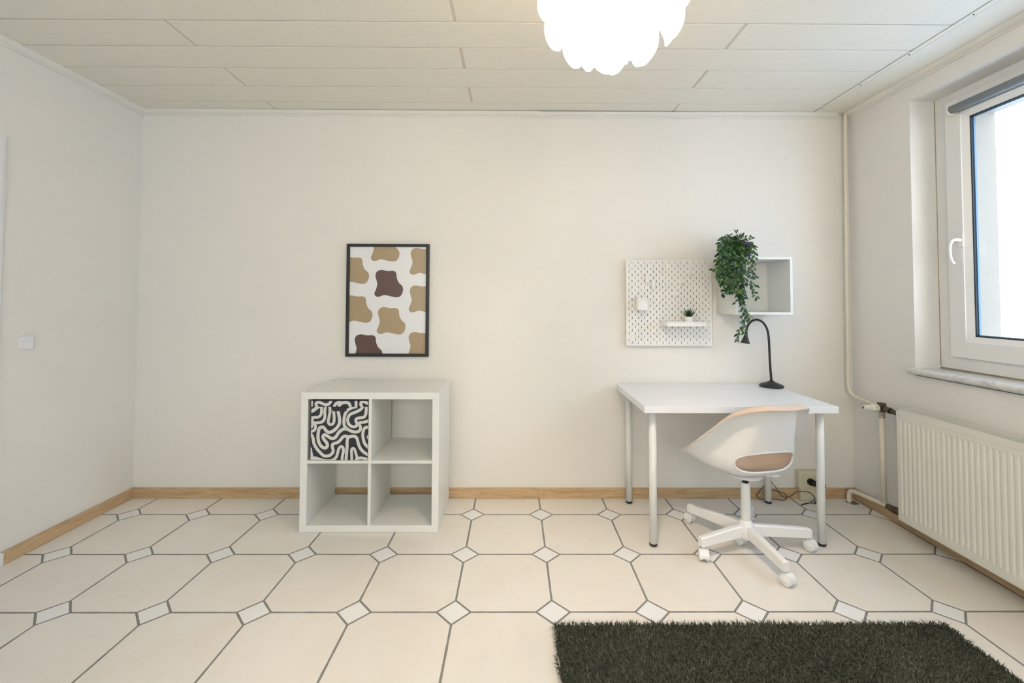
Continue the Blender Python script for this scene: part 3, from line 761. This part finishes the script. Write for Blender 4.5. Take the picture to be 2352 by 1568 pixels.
# container
px0, px1 = at(1462, 700, 1, -.10)[0], at(1488, 700, 1, -.10)[0]
ca = at(1475, 683, 1, -.10); cb = at(1475, 712, 1, -.10)
cw = .0375; ccx = (px0+px1)/2+.004
t = thing('pegboard_cup', 'small white plastic cup hooked on the left of the pegboard', 'cup', (ccx, -.065, cb[2]))
def rrect(x0, x1, y0, y1, r, n=6):
    out = []
    for (cx_, cy_, a0_) in ((x1-r, y1-r, 0), (x0+r, y1-r, PI/2), (x0+r, y0+r, PI), (x1-r, y0+r, 1.5*PI)):
        for k in range(n+1):
            a = a0_+PI/2*k/n; out.append((cx_+r*math.cos(a), cy_+r*math.sin(a)))
    return out
b = MB()
def tub(b, x0, x1, y0, y1, z0, z1, r, wall=.003, taper=0, mi=0):
    o1 = rrect(x0, x1, y0, y1, r); o0 = rrect(x0+taper, x1-taper, y0+taper, y1, r)
    i1 = rrect(x0+wall, x1-wall, y0+wall, y1-wall, max(r-wall, .002)); i0 = rrect(x0+wall+taper, x1-wall-taper, y0+wall+taper, y1-wall, max(r-wall, .002))
    n = len(o1)
    vs = [(x, y, z0) for x, y in o0]+[(x, y, z1) for x, y in o1]+[(x, y, z1) for x, y in i1]+[(x, y, z0+wall) for x, y in i0]
    fs = []
    for L_ in range(3): fs += [(L_*n+i, L_*n+(i+1) % n, (L_+1)*n+(i+1) % n, (L_+1)*n+i) for i in range(n)]
    b.add(vs, fs, mi, True); b.add(vs[:n], [tuple(range(n))], mi); b.add(vs[3*n:], [tuple(range(n))], mi)
tub(b, ccx-cw, ccx+cw, -.105, -.034, cb[2], ca[2], .018)
b.build('cup', M_plw, t)
for dx in (-.02, .02): MB().box(ccx+dx-.003, ccx+dx+.003, -.035, -.0235, ca[2]-.012, ca[2]+.004, 0, .001).build('hook', M_plw, t)
# two clips
for (u, v0, v1, who) in ((1487, 627, 652, 'small white clip on the pegboard, the higher and left one of the pair'), (1501, 642, 666, 'small white clip on the pegboard, the lower and right one of the pair')):
    p = at(u, v0, 1, -.045); q = at(u, v1, 1, -.045)
    t = thing('pegboard_clip', who, 'clip', (p[0], -.03, q[2]), group='clips on the pegboard')
    b = MB(); b.box(p[0]-.011, p[0]+.011, -.038, -.0305, q[2]+.004, p[2], 0, .003); b.prism([(-.011, .006), (.011, .006), (.006, -.006), (-.006, -.006)], (p[0], -.0305, q[2]+.002), (1, 0, 0), (0, 0, 1), (0, -.007, 0))
    b.build('back_plate', M_plw, t)
    b = MB(); b.box(p[0]-.009, p[0]+.009, -.048, -.043, q[2]+.010, p[2]-.006, 0, .002); b.box(p[0]-.009, p[0]+.009, -.044, -.038, p[2]-.014, p[2]-.006, 0, .001)
    b.build('spring_arm', M_plw, t)
# three thin hooks
for (u, v0, v1, who) in ((1586, 609, 633, 'topmost of three thin white hooks on the pegboard'), (1565, 635, 655, 'middle one of three thin white hooks on the pegboard'), (1551, 660, 682, 'lowest of three thin white hooks on the pegboard')):
    p = at(u, v0, 1, -.032); q = at(u, v1, 1, -.032)
    b = MB(); b.box(p[0]-.003, p[0]+.003, -.034, -.0305, q[2]+.004, p[2], 0, .001)
    b.tube(cr([(p[0], -.033, q[2]+.012), (p[0], -.038, q[2]+.002), (p[0], -.050, q[2]), (p[0], -.060, q[2]+.010)], 5), .0028, 8)
    tag(b.build('pegboard_hook', M_plw), who, 'hook', 'hooks on the pegboard')
# tray shelf
sa = at(1536, 739, 1, -.155); sb_ = at(1627, 750, 1, -.155)
tx0, tx1 = sa[0]-.014, sb_[0]+.003
tz1 = at(1580, 738.5, 1, -.150)[2]; tz0 = at(1580, 749.5, 1, -.150)[2]
t = thing('pegboard_shelf', 'white tray shelf on the lower right of the pegboard', 'shelf', ((tx0+tx1)/2, -.09, tz0))
b = MB(); tub(b, tx0, tx1, -.150, -.032, tz0, tz1, .022, .003)
b.build('tray', M_plw, t)
for fx in (.2, .8):
    xx = tx0+(tx1-tx0)*fx; MB().box(xx-.003, xx+.003, -.034, -.0235, tz1-.01, tz1+.006, 0, .001).build('hook', M_plw, t)
# small succulent on the tray
pc = at(1583, 737, 1, -.09); SXx, SY, SZz = pc[0], -.09, tz0+.0032
t = thing('potted_succulent', 'tiny spiky green succulent in a white pot on the pegboard shelf', 'plant', (SXx, SY, SZz))
ph = .056
MB().lathe([(0, 0), (.022, 0), (.0235, .002), (.0275, ph), (.0255, ph), (.0250, ph-.004), (0, ph-.005)], (SXx, SY, SZz), n=32).build('pot', M_plw, t)
MB().lathe([(0, ph-.003), (.0248, ph-.006)], (SXx, SY, SZz), n=20, cap=False).build('soil', M_soil, t)
b = MB()
for k in range(26):
    a = k*2.39996; tl = .10+.9*k/26; L = .060-.016*abs(tl-.55); lean = tl*1.05
    dr_ = Vector((math.cos(a)*math.sin(lean), math.sin(a)*math.sin(lean), math.cos(lean)))
    base = Vector((SXx, SY, SZz+ph-.006))+Vector((math.cos(a), math.sin(a), 0))*.006*tl
    sd = dr_.cross(Vector((0, 0, 1))); sd = sd.normalized() if sd.length > .01 else Vector((1, 0, 0))
    nn = sd.cross(dr_)
    vs = []
    for s_, wd in ((0, .003), (.3, .0045), (.65, .0033), (1, .0003)):
        c_ = base+dr_*L*s_+Vector((0, 0, 1))*(.006*s_*s_*tl)
        vs += [c_-sd*wd, c_+nn*wd*.6, c_+sd*wd, c_-nn*wd*.5]
    b.add(vs, [(i*4+j, i*4+(j+1) % 4, (i+1)*4+(j+1) % 4, (i+1)*4+j) for i in range(3) for j in range(4)], 0, False)
b.build('leaves', M_succ, t)

# ================================================================== WALL CABINET
CX0, CX1, CY0, CZ0, CZ1 = 3.792, 4.140, -.250, 1.196, 1.5455
t = thing('wall_cabinet', 'open white cube cabinet mounted on the back wall above the desk', 'cabinet', ((CX0+CX1)/2, 0, CZ0))
k = .0155
MB().box(CX0, CX1, CY0, -.001, CZ1-k, CZ1, 0, .0008).build('top_board', M_lacq, t)
MB().box(CX0, CX1, CY0, -.001, CZ0, CZ0+k, 0, .0008).build('bottom_board', M_lacq, t)
MB().box(CX0, CX0+k, CY0, -.001, CZ0+k, CZ1-k, 0, .0008).build('side_board', M_lacq, t)
MB().box(CX1-k, CX1, CY0, -.001, CZ0+k, CZ1-k, 0, .0008).build('side_board', M_lacq, t)
xm = at(1762, 660, 1, -.018)[0]
b = MB(); b.box(CX0+k, xm-.0006, -.016, -.008, CZ0+k, CZ1-k, 0, .0012); b.box(xm+.0006, CX1-k, -.016, -.008, CZ0+k, CZ1-k, 0, .0012); b.box(CX0+k, CX1-k, -.008, -.004, CZ0+k, CZ1-k)
b.build('back_panel', M_lacqin, t)
b = MB(); b.box(xm-.05, xm+.004, -.030, -.016, CZ1-k-.010, CZ1-k-.001, 0, .002); b.build('mounting_rail', M_plw, t)
la = at(1693, 698, 1, CY0+.004); lb = at(1703, 717, 1, CY0+.004)
b = MB(); b.box(CX0+k+.0002, CX0+k+.0009, CY0+.004, CY0+.030, lb[2], la[2]); b.build('label_sticker', M_label, t)

# ================================================================== HANGING PLANT
pp_ = at(1707, 575, 1, -.17)
PXp, PYp = pp_[0], -.17
t = thing('hanging_plant', 'trailing green vine in a dark grey pot on top of the wall cabinet', 'plant', (PXp, PYp, CZ1))
hp = .095
MB().lathe([(0, .0008), (.036, .0008), (.038, .003), (.0535, hp-.018), (.0535, hp-.016), (.056, hp-.014), (.057, hp), (.054, hp), (.052, hp-.012), (0, hp-.014)], (PXp, PYp, CZ1), n=36).build('pot', M_potg, t)
MB().lathe([(0, hp-.010), (.051, hp-.015)], (PXp, PYp, CZ1), n=24, cap=False).build('soil', M_soil, t)
PT = Vector((PXp, PYp, CZ1+hp-.01))
vines = []
def vine(px_pts, ydep, step=.0115, size=1.0):
    pts = [PT+Vector((random.uniform(-.02, .02), random.uniform(-.02, .02), 0))]
    n = len(px_pts)
    for i, (u, v) in enumerate(px_pts):
        y = PYp+(ydep-PYp)*min(1, (i+1)/2.0)
        pts.append(at(u, v, 1, y))
    vines.append((cr(pts, 10), step, size))
# long trailers in front of the cabinet
vine([(1704, 566), (1700, 600), (1702, 650), (1704, 700), (1705, 735), (1702, 755), (1695, 765), (1692, 778)], -.290)
vine([(1710, 566), (1706, 610), (1704, 660), (1706, 700), (1711, 730), (1708, 755), (1711, 765)], -.285)
vine([(1706, 575), (1708, 640), (1709, 690), (1712, 715), (1722, 727)], -.292)
vine([(1700, 575), (1702, 620), (1708, 640), (1722, 655), (1734, 677), (1738, 682)], -.300)
vine([(1712, 575), (1705, 605), (1715, 625), (1725, 645), (1734, 654)], -.305)
vine([(1720, 565), (1731, 585), (1732, 610), (1728, 628), (1736, 636)], -.290)
vine([(1722, 562), (1730, 572), (1734, 590)], -.280)
vine([(1718, 575), (1724, 600), (1722, 625)], -.285)
# the dense bunch hanging at the left
for pts in ([(1690, 552), (1668, 565), (1662, 600), (1660, 640), (1664, 668), (1662, 676)],
            [(1685, 555), (1672, 575), (1668, 610), (1672, 645), (1676, 668)],
            [(1690, 560), (1680, 590), (1678, 620), (1675, 655), (1678, 672)],
            [(1680, 550), (1660, 560), (1655, 590), (1652, 620), (1655, 650)],
            [(1688, 556), (1664, 572), (1650, 600), (1648, 615), (1638, 620)],
            [(1684, 560), (1662, 585), (1655, 610), (1645, 628), (1648, 640)],
            [(1692, 565), (1685, 600), (1688, 630), (1686, 650)],
            [(1695, 565), (1692, 600), (1694, 640), (1692, 660), (1698, 680), (1691, 694)],
            [(1676, 548), (1658, 550), (1657, 575), (1660, 600)],
            [(1690, 570), (1672, 600), (1662, 625), (1662, 650)],
            [(1688, 562), (1670, 590), (1668, 630), (1684, 655), (1692, 664)],
            [(1698, 575), (1694, 610), (1698, 645), (1696, 660)]):
    vine(pts, random.uniform(-.31, -.25), .0085)
    vine([(u+random.uniform(-7, 7), v+random.uniform(-6, 5)) for u, v in pts[:-1]], random.uniform(-.27, -.20), .0090)
# upright sprigs at the top
for pts in ([(1698, 548), (1694, 540), (1691, 533)], [(1706, 550), (1704, 541)], [(1714, 552), (1720, 548), (1725, 546)],
            [(1686, 552), (1672, 545), (1657, 548)], [(1690, 553), (1680, 546)], [(1700, 552), (1696, 545)], [(1684, 558), (1664, 555), (1652, 560)], [(1710, 552), (1709, 545)]):
    vine(pts, random.uniform(-.20, -.15), .009, .8)
st = MB(); lf = MB()
def leaf(b, base, dirv, up, L, wd):
    dirv = dirv.normalized(); sd = dirv.cross(up)
    sd = sd.normalized() if sd.length > 1e-3 else Vector((1, 0, 0)); nn = sd.cross(dirv).normalized()
    prof = [(0, .06), (.12, .55), (.32, .98), (.55, .9), (.78, .5), (1, .02)]
    vs = []
    for s_, w_ in prof:
        c_ = base+dirv*L*s_-nn*(L*.22*s_*s_)
        vs += [c_-sd*wd*w_+nn*wd*.22*w_, c_, c_+sd*wd*w_+nn*wd*.22*w_]
    b.add(vs, [(i*3+j, i*3+j+1, (i+1)*3+j+1, (i+1)*3+j) for i in range(5) for j in range(2)], 0 if random.random() < .8 else 1, True)
for pts, step, size in vines:
    pts = [Vector(p) for p in pts]
    st.tube(pts, .0011, 5)
    acc = 0; side = 1
    for i in range(3, len(pts)):
        seg = pts[i]-pts[i-1]; acc += seg.length
        if acc >= step or i == len(pts)-1:
            acc = 0; side = -side
            tg = seg.normalized()
            a = random.uniform(0, 2*PI)
            outw = Vector((side*random.uniform(.3, 1), random.uniform(-.9, .25), random.uniform(-.35, .35)))
            d = (tg*random.uniform(.35, 1.0)+outw*.9).normalized()
            L = random.uniform(.023, .034)*size
            leaf(lf, pts[i]+d*.003, d, Vector((random.uniform(-.5, .5), -1, random.uniform(.0, 1.1))), L, L*random.uniform(.24, .31))
st.build('stems', M_stem, t)
lf.build('foliage', [M_leaf, M_leafe], t)

# ================================================================== CHAIR
HX, HYc = 3.662, -.585
YAWC = math.radians(10.6)
t = thing('swivel_chair', 'white swivel chair with a moulded shell tucked under the desk', 'chair', (HX, HYc, 0))
Rz = Matrix.Translation((3.6603, -.5848, 0)) @ Matrix.Rotation(YAWC, 4, 'Z')
cols = [
 [(0, -.297, .778), (0, -.255, .790), (0, -.238, .750), (0, -.214, .64), (0, -.186, .54), (0, -.160, .462), (0, -.11, .418), (0, -.03, .400)],
 [(.100, -.292, .781), (.092, -.250, .794), (.092, -.232, .752), (.096, -.206, .64), (.105, -.178, .54), (.105, -.150, .462), (.08, -.10, .418), (.03, -.02, .400)],
 [(.170, -.230, .757), (.138, -.200, .773), (.134, -.186, .735), (.142, -.166, .625), (.160, -.143, .53), (.160, -.116, .458), (.12, -.07, .418), (.05, -.01, .400)],
 [(.225, -.165, .715), (.182, -.150, .735), (.170, -.140, .690), (.166, -.125, .600), (.180, -.108, .515), (.173, -.085, .453), (.126, -.05, .417), (.05, -.005, .400)],
 [(.270, -.112, .655), (.224, -.102, .674), (.198, -.096, .635), (.188, -.085, .562), (.194, -.072, .498), (.183, -.052, .448), (.13, -.03, .416), (.05, 0, .400)],
 [(.310, -.045, .583), (.268, -.042, .598), (.240, -.040, .566), (.222, -.036, .518), (.210, -.03, .476), (.19, -.015, .440), (.14, 0, .416), (.05, .005, .400)],
 [(.317, .030, .525), (.288, .032, .534), (.264, .034, .508), (.242, .034, .478), (.218, .032, .452), (.19, .03, .433), (.14, .02, .416), (.05, .01, .400)],
 [(.285, .13, .485), (.270, .125, .480), (.25, .115, .467), (.228, .105, .453), (.206, .09, .443), (.18, .08, .432), (.13, .06, .416), (.05, .03, .402)],
 [(.2, .21, .44), (.19, .205, .447), (.18, .19, .447), (.17, .17, .441), (.155, .15, .435), (.13, .13, .43), (.1, .09, .418), (.04, .04, .402)],
 [(0, .25, .415), (0, .24, .43), (0, .22, .437), (0, .2, .437), (0, .17, .433), (0, .14, .43), (0, .1, .418), (0, .05, .402)]]
ring = cols + [[(-x, y, z) for x, y, z in c] for c in cols[-2:0:-1]]
nr = len(ring)
rows = []
for j in range(8): rows.append(cr([ring[i][j] for i in range(nr)], 8, True))
NC = len(rows[0])
fine = []
for i in range(NC):
    col = cr([rows[j][i] for j in range(8)], 5); fine.append(col)
NRr = len(fine[0])
vs = [tuple(fine[i][j]) for j in range(NRr) for i in range(NC)]+[(0, .01, .403)]
fs = [(j*NC+i, j*NC+(i+1) % NC, (j+1)*NC+(i+1) % NC, (j+1)*NC+i) for j in range(NRr-1) for i in range(NC)]
fs += [((NRr-1)*NC+i, (NRr-1)*NC+(i+1) % NC, NRr*NC) for i in range(NC)]
M_inner = plain('beige_inner_shell', (.70, .57, .47), .45, vary=.02)
tmp = MB().add(vs, fs, 0, True).build('shell_tmp', [M_inner, M_plw])
SIDE = sum(p.normal[2] for p in tmp.data.polygons if p.center.z < .43)
sm_ = tmp.modifiers.new('s', 'SOLIDIFY'); sm_.thickness = .006; sm_.offset = 0
sm_.material_offset = 1
print('SHELL NORMAL UP', SIDE)
cut = MB()
def sup(a, rx, rz): 
    c_, s_ = math.cos(a), math.sin(a); return (math.copysign(abs(c_)**.72, c_)*rx, math.copysign(abs(s_)**.80, s_)*rz)
ORX, ORZ, OZ = .163, .057, .501
hole = [sup(2*PI*k/48, ORX, ORZ) for k in range(48)]
cut.prism(hole, (0, -.40, OZ), (1, 0, 0), (0, 0, 1), (0, .335, 0))
cuto = cut.build('cut_tmp', M_plw)
bo = tmp.modifiers.new('b', 'BOOLEAN'); bo.operation = 'DIFFERENCE'; bo.object = cuto; bo.solver = 'EXACT'
dg = bpy.context.evaluated_depsgraph_get(); ev = tmp.evaluated_get(dg)
me = bpy.data.meshes.new_from_object(ev)
me.transform(Rz)
for p_ in me.polygons: p_.use_smooth = True
shell = bpy.data.objects.new('seat_shell', me); C.objects.link(shell)
try: me.set_sharp_from_angle(angle=math.radians(40))
except Exception: pass
shell.parent = t; shell.matrix_parent_inverse = t.matrix_basis.inverted()
bpy.data.objects.remove(tmp); bpy.data.objects.remove(cuto)
# rolled lip round the opening
def surf_y(x, z):
    best = None
    for i in range(NC):
        for j in range(10, NRr-6):
            p = fine[i][j]
            if p[1] > -.03: continue
            d = (p[0]-x)**2+(p[2]-z)**2
            if best is None or d < best[0]: best = (d, p[1])
    return best[1]
lipp = [Rz @ Vector((a_, surf_y(a_, OZ+b_), OZ+b_)) for a_, b_ in hole]
lipp = [Vector(p) for p in cr([tuple(sum((lipp[(i+o) % 48] for o in (-1, 0, 1)), Vector())/3) for i in range(0, 48, 2)], 4, True)]
lb_ = MB(); lb_.tube(lipp+[lipp[0]], .0052, 8, cap=False); lb_.build('opening_lip', M_plw, t)
# under-seat mechanism and lever
b = MB(); b.lathe([(.03, .368), (.05, .373), (.085, .383), (.09, .391), (.05, .393)], (HX-.010, HYc-.01, 0), n=28)
b.build('seat_mount', M_plw, t)
la = Vector((HX+.03, HYc, .384)); lb2 = at(1788, 1092, 1, HYc)
b = MB(); b.tube([la, lb2-Vector((.05, 0, 0)), lb2-Vector((.012, 0, 0))], [.004, .004, .004], 8); b.box(lb2[0]-.045, lb2[0], HYc-.012, HYc+.012, lb2[2]-.004, lb2[2]+.005, 0, .003)
b.build('height_lever', M_plw, t)
MB().lathe([(.0145, .32), (.0145, .375)], (HX, HYc, 0), n=24).build('gas_lift', M_black, t)
b = MB(); b.lathe([(.020, .135), (.0235, .140), (.0225, .335), (.020, .3385), (.0145, .339)], (HX, HYc, 0), n=32); b.build('column', M_plw, t)
b = MB(); b.lathe([(.0, .058), (.033, .058), (.040, .064), (.042, .115), (.038, .128), (.027, .146), (.0235, .150), (0, .150)], (HX, HYc, 0), n=36); b.build('hub', M_plw, t)
def caster(par, x, y, ang):
    "twin wheel caster, wheel axis direction ang"
    cb_ = MB(); d = Vector((math.cos(ang), math.sin(ang), 0)); f = Vector((-d[1], d[0], 0)); c_ = Vector((x, y, .0265))+f*.016
    for s_ in (-1, 1):
        cb_.lathe([(0, .0055), (.020, .0055), (.025, .009), (.0262, .014), (.0262, .018), (.0245, .0225), (.0226, .0232), (.0216, .0222), (.0206, .0234), (0, .0245)], c_, d*s_, 28)
    w_ = cb_.build('caster_wheel', M_plw, par)
    hb_ = MB()
    arcv = [Vector((c_[0], c_[1], c_[2]))+f*(.0285*math.cos(a))+Vector((0, 0, .0285*math.sin(a))) for a in np.linspace(-.25, PI*.92, 12)]
    vs_ = []
    for p_ in arcv: vs_ += [p_-d*.0215, p_+d*.0215]
    inn = [c_+(p_-c_)*.93 for p_ in arcv]
    for p_ in inn: vs_ += [p_-d*.0215, p_+d*.0215]
    n_ = len(arcv)
    fs_ = [(2*i, 2*i+1, 2*i+3, 2*i+2) for i in range(n_-1)]+[(2*n_+2*i, 2*n_+2*i+1, 2*n_+2*i+3, 2*n_+2*i+2) for i in range(n_-1)]
    fs_ += [(2*i, 2*i+2, 2*n_+2*i+2, 2*n_+2*i) for i in range(n_-1)]+[(2*i+1, 2*i+3, 2*n_+2*i+3, 2*n_+2*i+1) for i in range(n_-1)]
    hb_.add(vs_, fs_, 0, False); hb_.tube([Vector((x, y, .048)), Vector((x, y, .070))], .009, 12)
    hb_.build('caster_hood', M_plw, par)
ends = [at(1580, 1163, 2, .085), at(1609, 1243, 2, .085), at(1805, 1300, 2, .085), at(1862, 1222, 2, .085)]
wang = [math.radians(32), math.radians(165), math.radians(212), math.radians(212), math.radians(30)]
angs = [math.atan2(p[1]-HYc, p[0]-HX) for p in ends]; rad = [math.hypot(p[1]-HYc, p[0]-HX) for p in ends]
print('LEGS', [round(math.degrees(a)) for a in angs], [round(r, 3) for r in rad])
angs.append(math.radians(57)); rad.append(.30)
for a, r, wa in zip(angs, rad, wang):
    r = max(.27, min(.33, r))
    d = Vector((math.cos(a), math.sin(a), 0)); s_ = Vector((-d[1], d[0], 0)); c_ = Vector((HX, HYc, 0))
    vs_ = []
    for rr_, zt_, zb_, w_ in ((.022, .130, .072, .0175), (.10, .125, .071, .0165), (r-.008, .108, .063, .0150), (r+.004, .103, .064, .0135)):
        c1_ = c_+d*rr_
        vs_ += [c1_-s_*w_+Vector((0, 0, zb_)), c1_-s_*w_+Vector((0, 0, zt_-.006)), c1_-s_*w_*.62+Vector((0, 0, zt_)), c1_+s_*w_*.62+Vector((0, 0, zt_)), c1_+s_*w_+Vector((0, 0, zt_-.006)), c1_+s_*w_+Vector((0, 0, zb_))]
    lg = MB().add(vs_, [(i*6+j, i*6+(j+1) % 6, (i+1)*6+(j+1) % 6, (i+1)*6+j) for i in range(3) for j in range(6)]+[tuple(range(6)), tuple(range(18, 24))])
    lo = lg.build('base_leg', M_plw, t)
    ce = c_+d*(r-.016); caster(lo, ce[0], ce[1], wa)
pe = at(1702, 1236, 2, .03); caster(t, pe[0]+.006, pe[1]-.012, math.radians(30))

# ================================================================== SHAG RUG
rx0, rx1, ry1, ry0 = 2.622, 4.158, -1.125, -2.45
t = thing('shag_rug', 'dark olive green shag rug on the tiles in front of the desk', 'rug', ((rx0+rx1)/2, (ry0+ry1)/2, 0))
b = MB(); b.box(rx0-.011, rx1, ry0, ry1, .0005, .006, 0, .001); b.box(rx0+.004, rx1-.004, ry0+.004, ry1-.004, .006, .010, 1)
b.build('backing', [M_back, M_pile], t)
rng = np.random.default_rng(3)
def pile(n, mat_split):
    x = rng.uniform(rx0, rx1, n); y = rng.uniform(ry0, ry1, n)
    # clump into tufts
    gs = .011
    gx = np.round(x/gs)*gs+np.sin(np.round(y/gs)*12.9)*.003; gy = np.round(y/gs)*gs+np.sin(np.round(x/gs)*7.3)*.003
    x = x*.45+gx*.55+rng.normal(0, .0012, n); y = y*.45+gy*.55+rng.normal(0, .0012, n)
    L = rng.uniform(.013, .020, n)
    fx = np.sin(x*9+np.cos(y*7)*2)*.30+np.sin(np.round(x/gs)*91.7+np.round(y/gs)*37.1)*.55+rng.normal(0, .5, n)+(.3*(x > rx1-.02))-(.3*(x < rx0+.02))
    fy = np.cos(y*8+np.sin(x*6)*2)*.25+np.sin(np.round(x/gs)*47.3+np.round(y/gs)*71.9)*.55+rng.normal(0, .5, n)+(.25*(y > ry1-.02))
    a = rng.uniform(0, 2*np.pi, n); w_ = rng.uniform(.0011, .0018, n)
    wx, wy = np.cos(a)*w_, np.sin(a)*w_
    z0 = np.full(n, .007)
    nrm = 1/np.sqrt(1+.5*(fx**2+fy**2))
    mx_, my_, mz_ = x+fx*L*.35, y+fy*L*.35, z0+L*.55*nrm
    tx_, ty_, tz_ = x+fx*L*.95, y+fy*L*.95, z0+L*.98*nrm
    V = np.stack([np.stack([x-wx, y-wy, z0], 1), np.stack([x+wx, y+wy, z0], 1), np.stack([mx_+wx, my_+wy, mz_], 1), np.stack([mx_-wx, my_-wy, mz_], 1), np.stack([tx_, ty_, tz_], 1)], 1).reshape(-1, 3)
    return V
NB = 230000
V = pile(NB, 0)
me = bpy.data.meshes.new('pile'); me.vertices.add(NB*5); me.vertices.foreach_set('co', V.astype(np.float32).ravel())
i0 = np.arange(NB)*5
loops = np.stack([i0, i0+1, i0+2, i0+3, i0+3, i0+2, i0+4], 1).ravel()
me.loops.add(NB*7); me.loops.foreach_set('vertex_index', loops.astype(np.int32))
ls = np.stack([np.arange(NB)*7, np.arange(NB)*7+4], 1).ravel()
me.polygons.add(NB*2); me.polygons.foreach_set('loop_start', ls.astype(np.int32))
try: me.polygons.foreach_set('loop_total', np.tile([4, 3], NB).astype(np.int32))
except Exception: pass
me.materials.append(M_pile); me.materials.append(M_pile2)
me.polygons.foreach_set('material_index', np.repeat((rng.random(NB) < .35).astype(np.int32), 2))
me.update(calc_edges=True); me.validate()
o = bpy.data.objects.new('pile', me); C.objects.link(o); o.parent = t; o.matrix_parent_inverse = t.matrix_basis.inverted(); o['kind'] = 'stuff'

# ================================================================== WALL BUTTON (left wall)
p1 = at(43, 772, 0, .0); p2 = at(72, 801, 0, .0)
yc, zc = (-.682-.623)/2, 1.058
t = thing('light_switch', 'small white push button switch on the left wall', 'switch', (0, yc, zc))
out = rrect(-.029, .029, -.034, .034, .014)
MB().prism(out, (.0005, yc, zc), (0, 1, 0), (0, 0, 1), (.010, 0, 0), 0).build('base_plate', M_plw, t)
MB().prism([(a*.86, c_*.88) for a, c_ in out], (.0105, yc, zc), (0, 1, 0), (0, 0, 1), (.004, 0, 0), 0).build('rocker', M_upvc, t)

# ================================================================== PENDANT LAMP
PZ = 1.984        # lowest tip
t = thing('pendant_lamp', 'lit white pendant lamp of overlapping petals hanging from the ceiling', 'lamp', (LAMP[0], LAMP[1], PZ))
LC = Vector((LAMP[0], LAMP[1], 0))
def petal(a, R0, z0, R1, z1, wd, sag, tipin, ring_):
    "a curved spoon shaped leaf from (R0,z0) out and down to its rounded tip at (R1,z1)"
    d = Vector((math.cos(a), math.sin(a), 0)); s_ = Vector((-d[1], d[0], 0)); vs_ = []; nu, nv = 18, 10
    for i in range(nu+1):
        u = i/nu; u = 1-(1-u)**1.7
        r = R0+(R1+sag-R0)*math.sin(u*PI*.62)/math.sin(PI*.5) if u < .81 else None
        r = R0+(R1-R0)*(1-(1-u)**2)+sag*math.sin(PI*u)*.6-tipin*max(0, u-.75)**2*8
        z = z0+(z1-z0)*(u**1.25)
        w_ = wd*(.45+.55*math.sin(min(1, u/.52)*PI/2)) if u < .52 else wd*math.sqrt(max(0, 1-((u-.52)/.48)**2.1))
        for j in range(nv+1):
            v = (j/nv-.5)*2
            rr_ = r*(1) - .22*wd*v*v*(w_/wd)
            vs_.append(LC+d*rr_+s_*(w_*v*.5)+Vector((0, 0, z+.0*v)))
    ring_.add(vs_, [(i*(nv+1)+j, i*(nv+1)+j+1, (i+1)*(nv+1)+j+1, (i+1)*(nv+1)+j) for i in range(nu) for j in range(nv)], 0, True)
tiers = [(8, .060, 2.345, .190, 2.230, .15, .02, .00), (8, .070, 2.315, .230, 2.150, .150, .02, .03), (8, .075, 2.26, .220, 2.084, .145, .028, .035),
         (8, .070, 2.20, .177, 2.030, .118, .026, .035), (7, .050, 2.14, .117, 1.998, .090, .018, .025), (5, .020, 2.08, .047, 1.984, .060, .010, .005)]
for k, (n_, R0, z0, R1, z1, wd, sg, ti) in enumerate(tiers):
    for i in range(n_):
        b = MB(); petal(2*PI*(i+.5*(k % 2)+.13*k)/n_, R0, z0, R1, z1, wd, sg, ti, b)
        po = b.build('petal', M_petal, t)
b = MB(); b.lathe([(.0, 2.40), (.018, 2.40), (.024, 2.39), (.024, 2.33), (.020, 2.315), (0, 2.315)], LC, n=20); b.build('lamp_holder', M_plw, t)
b = MB()
for i in range(3):
    a = 2*PI*i/3; b.tube([LC+Vector((.02*math.cos(a), .02*math.sin(a), 2.33)), LC+Vector((.075*math.cos(a), .075*math.sin(a), 2.25)), LC+Vector((.045*math.cos(a), .045*math.sin(a), 2.06))], .0025, 6)
for z_, r_ in ((2.345, .062), (2.315, .070), (2.26, .076), (2.20, .072), (2.13, .052), (2.06, .024)):
    b.tube([LC+Vector((r_*math.cos(q_), r_*math.sin(q_), z_)) for q_ in np.linspace(0, 2*PI, 25)], .002, 6, cap=False)
b.build('inner_frame', M_plw, t)
MB().tube([LC+Vector((0, 0, 2.395)), LC+Vector((0, 0, H-.03))], .003, 8).build('cable', M_plw, t)
MB().lathe([(0, 0), (.045, 0), (.05, .006), (.05, .028), (0, .0285)], LC+Vector((0, 0, H-.0295)), n=28).build('ceiling_rose', M_plw, t)
MB().lathe([(0, -.040), (.018, -.036), (.029, -.018), (.030, 0), (.024, .022), (.013, .045), (.013, .062), (0, .062)], LC+Vector((0, 0, 2.255)), n=24).build('bulb', M_bulb, t)
l = bpy.data.lights.new('bulb_light', 'POINT'); l.energy = LAMP_W; l.color = LAMP_COL; l.shadow_soft_size = .035
lo = bpy.data.objects.new('bulb_light', l); C.objects.link(lo); lo.location = LC+Vector((0, 0, 2.17))
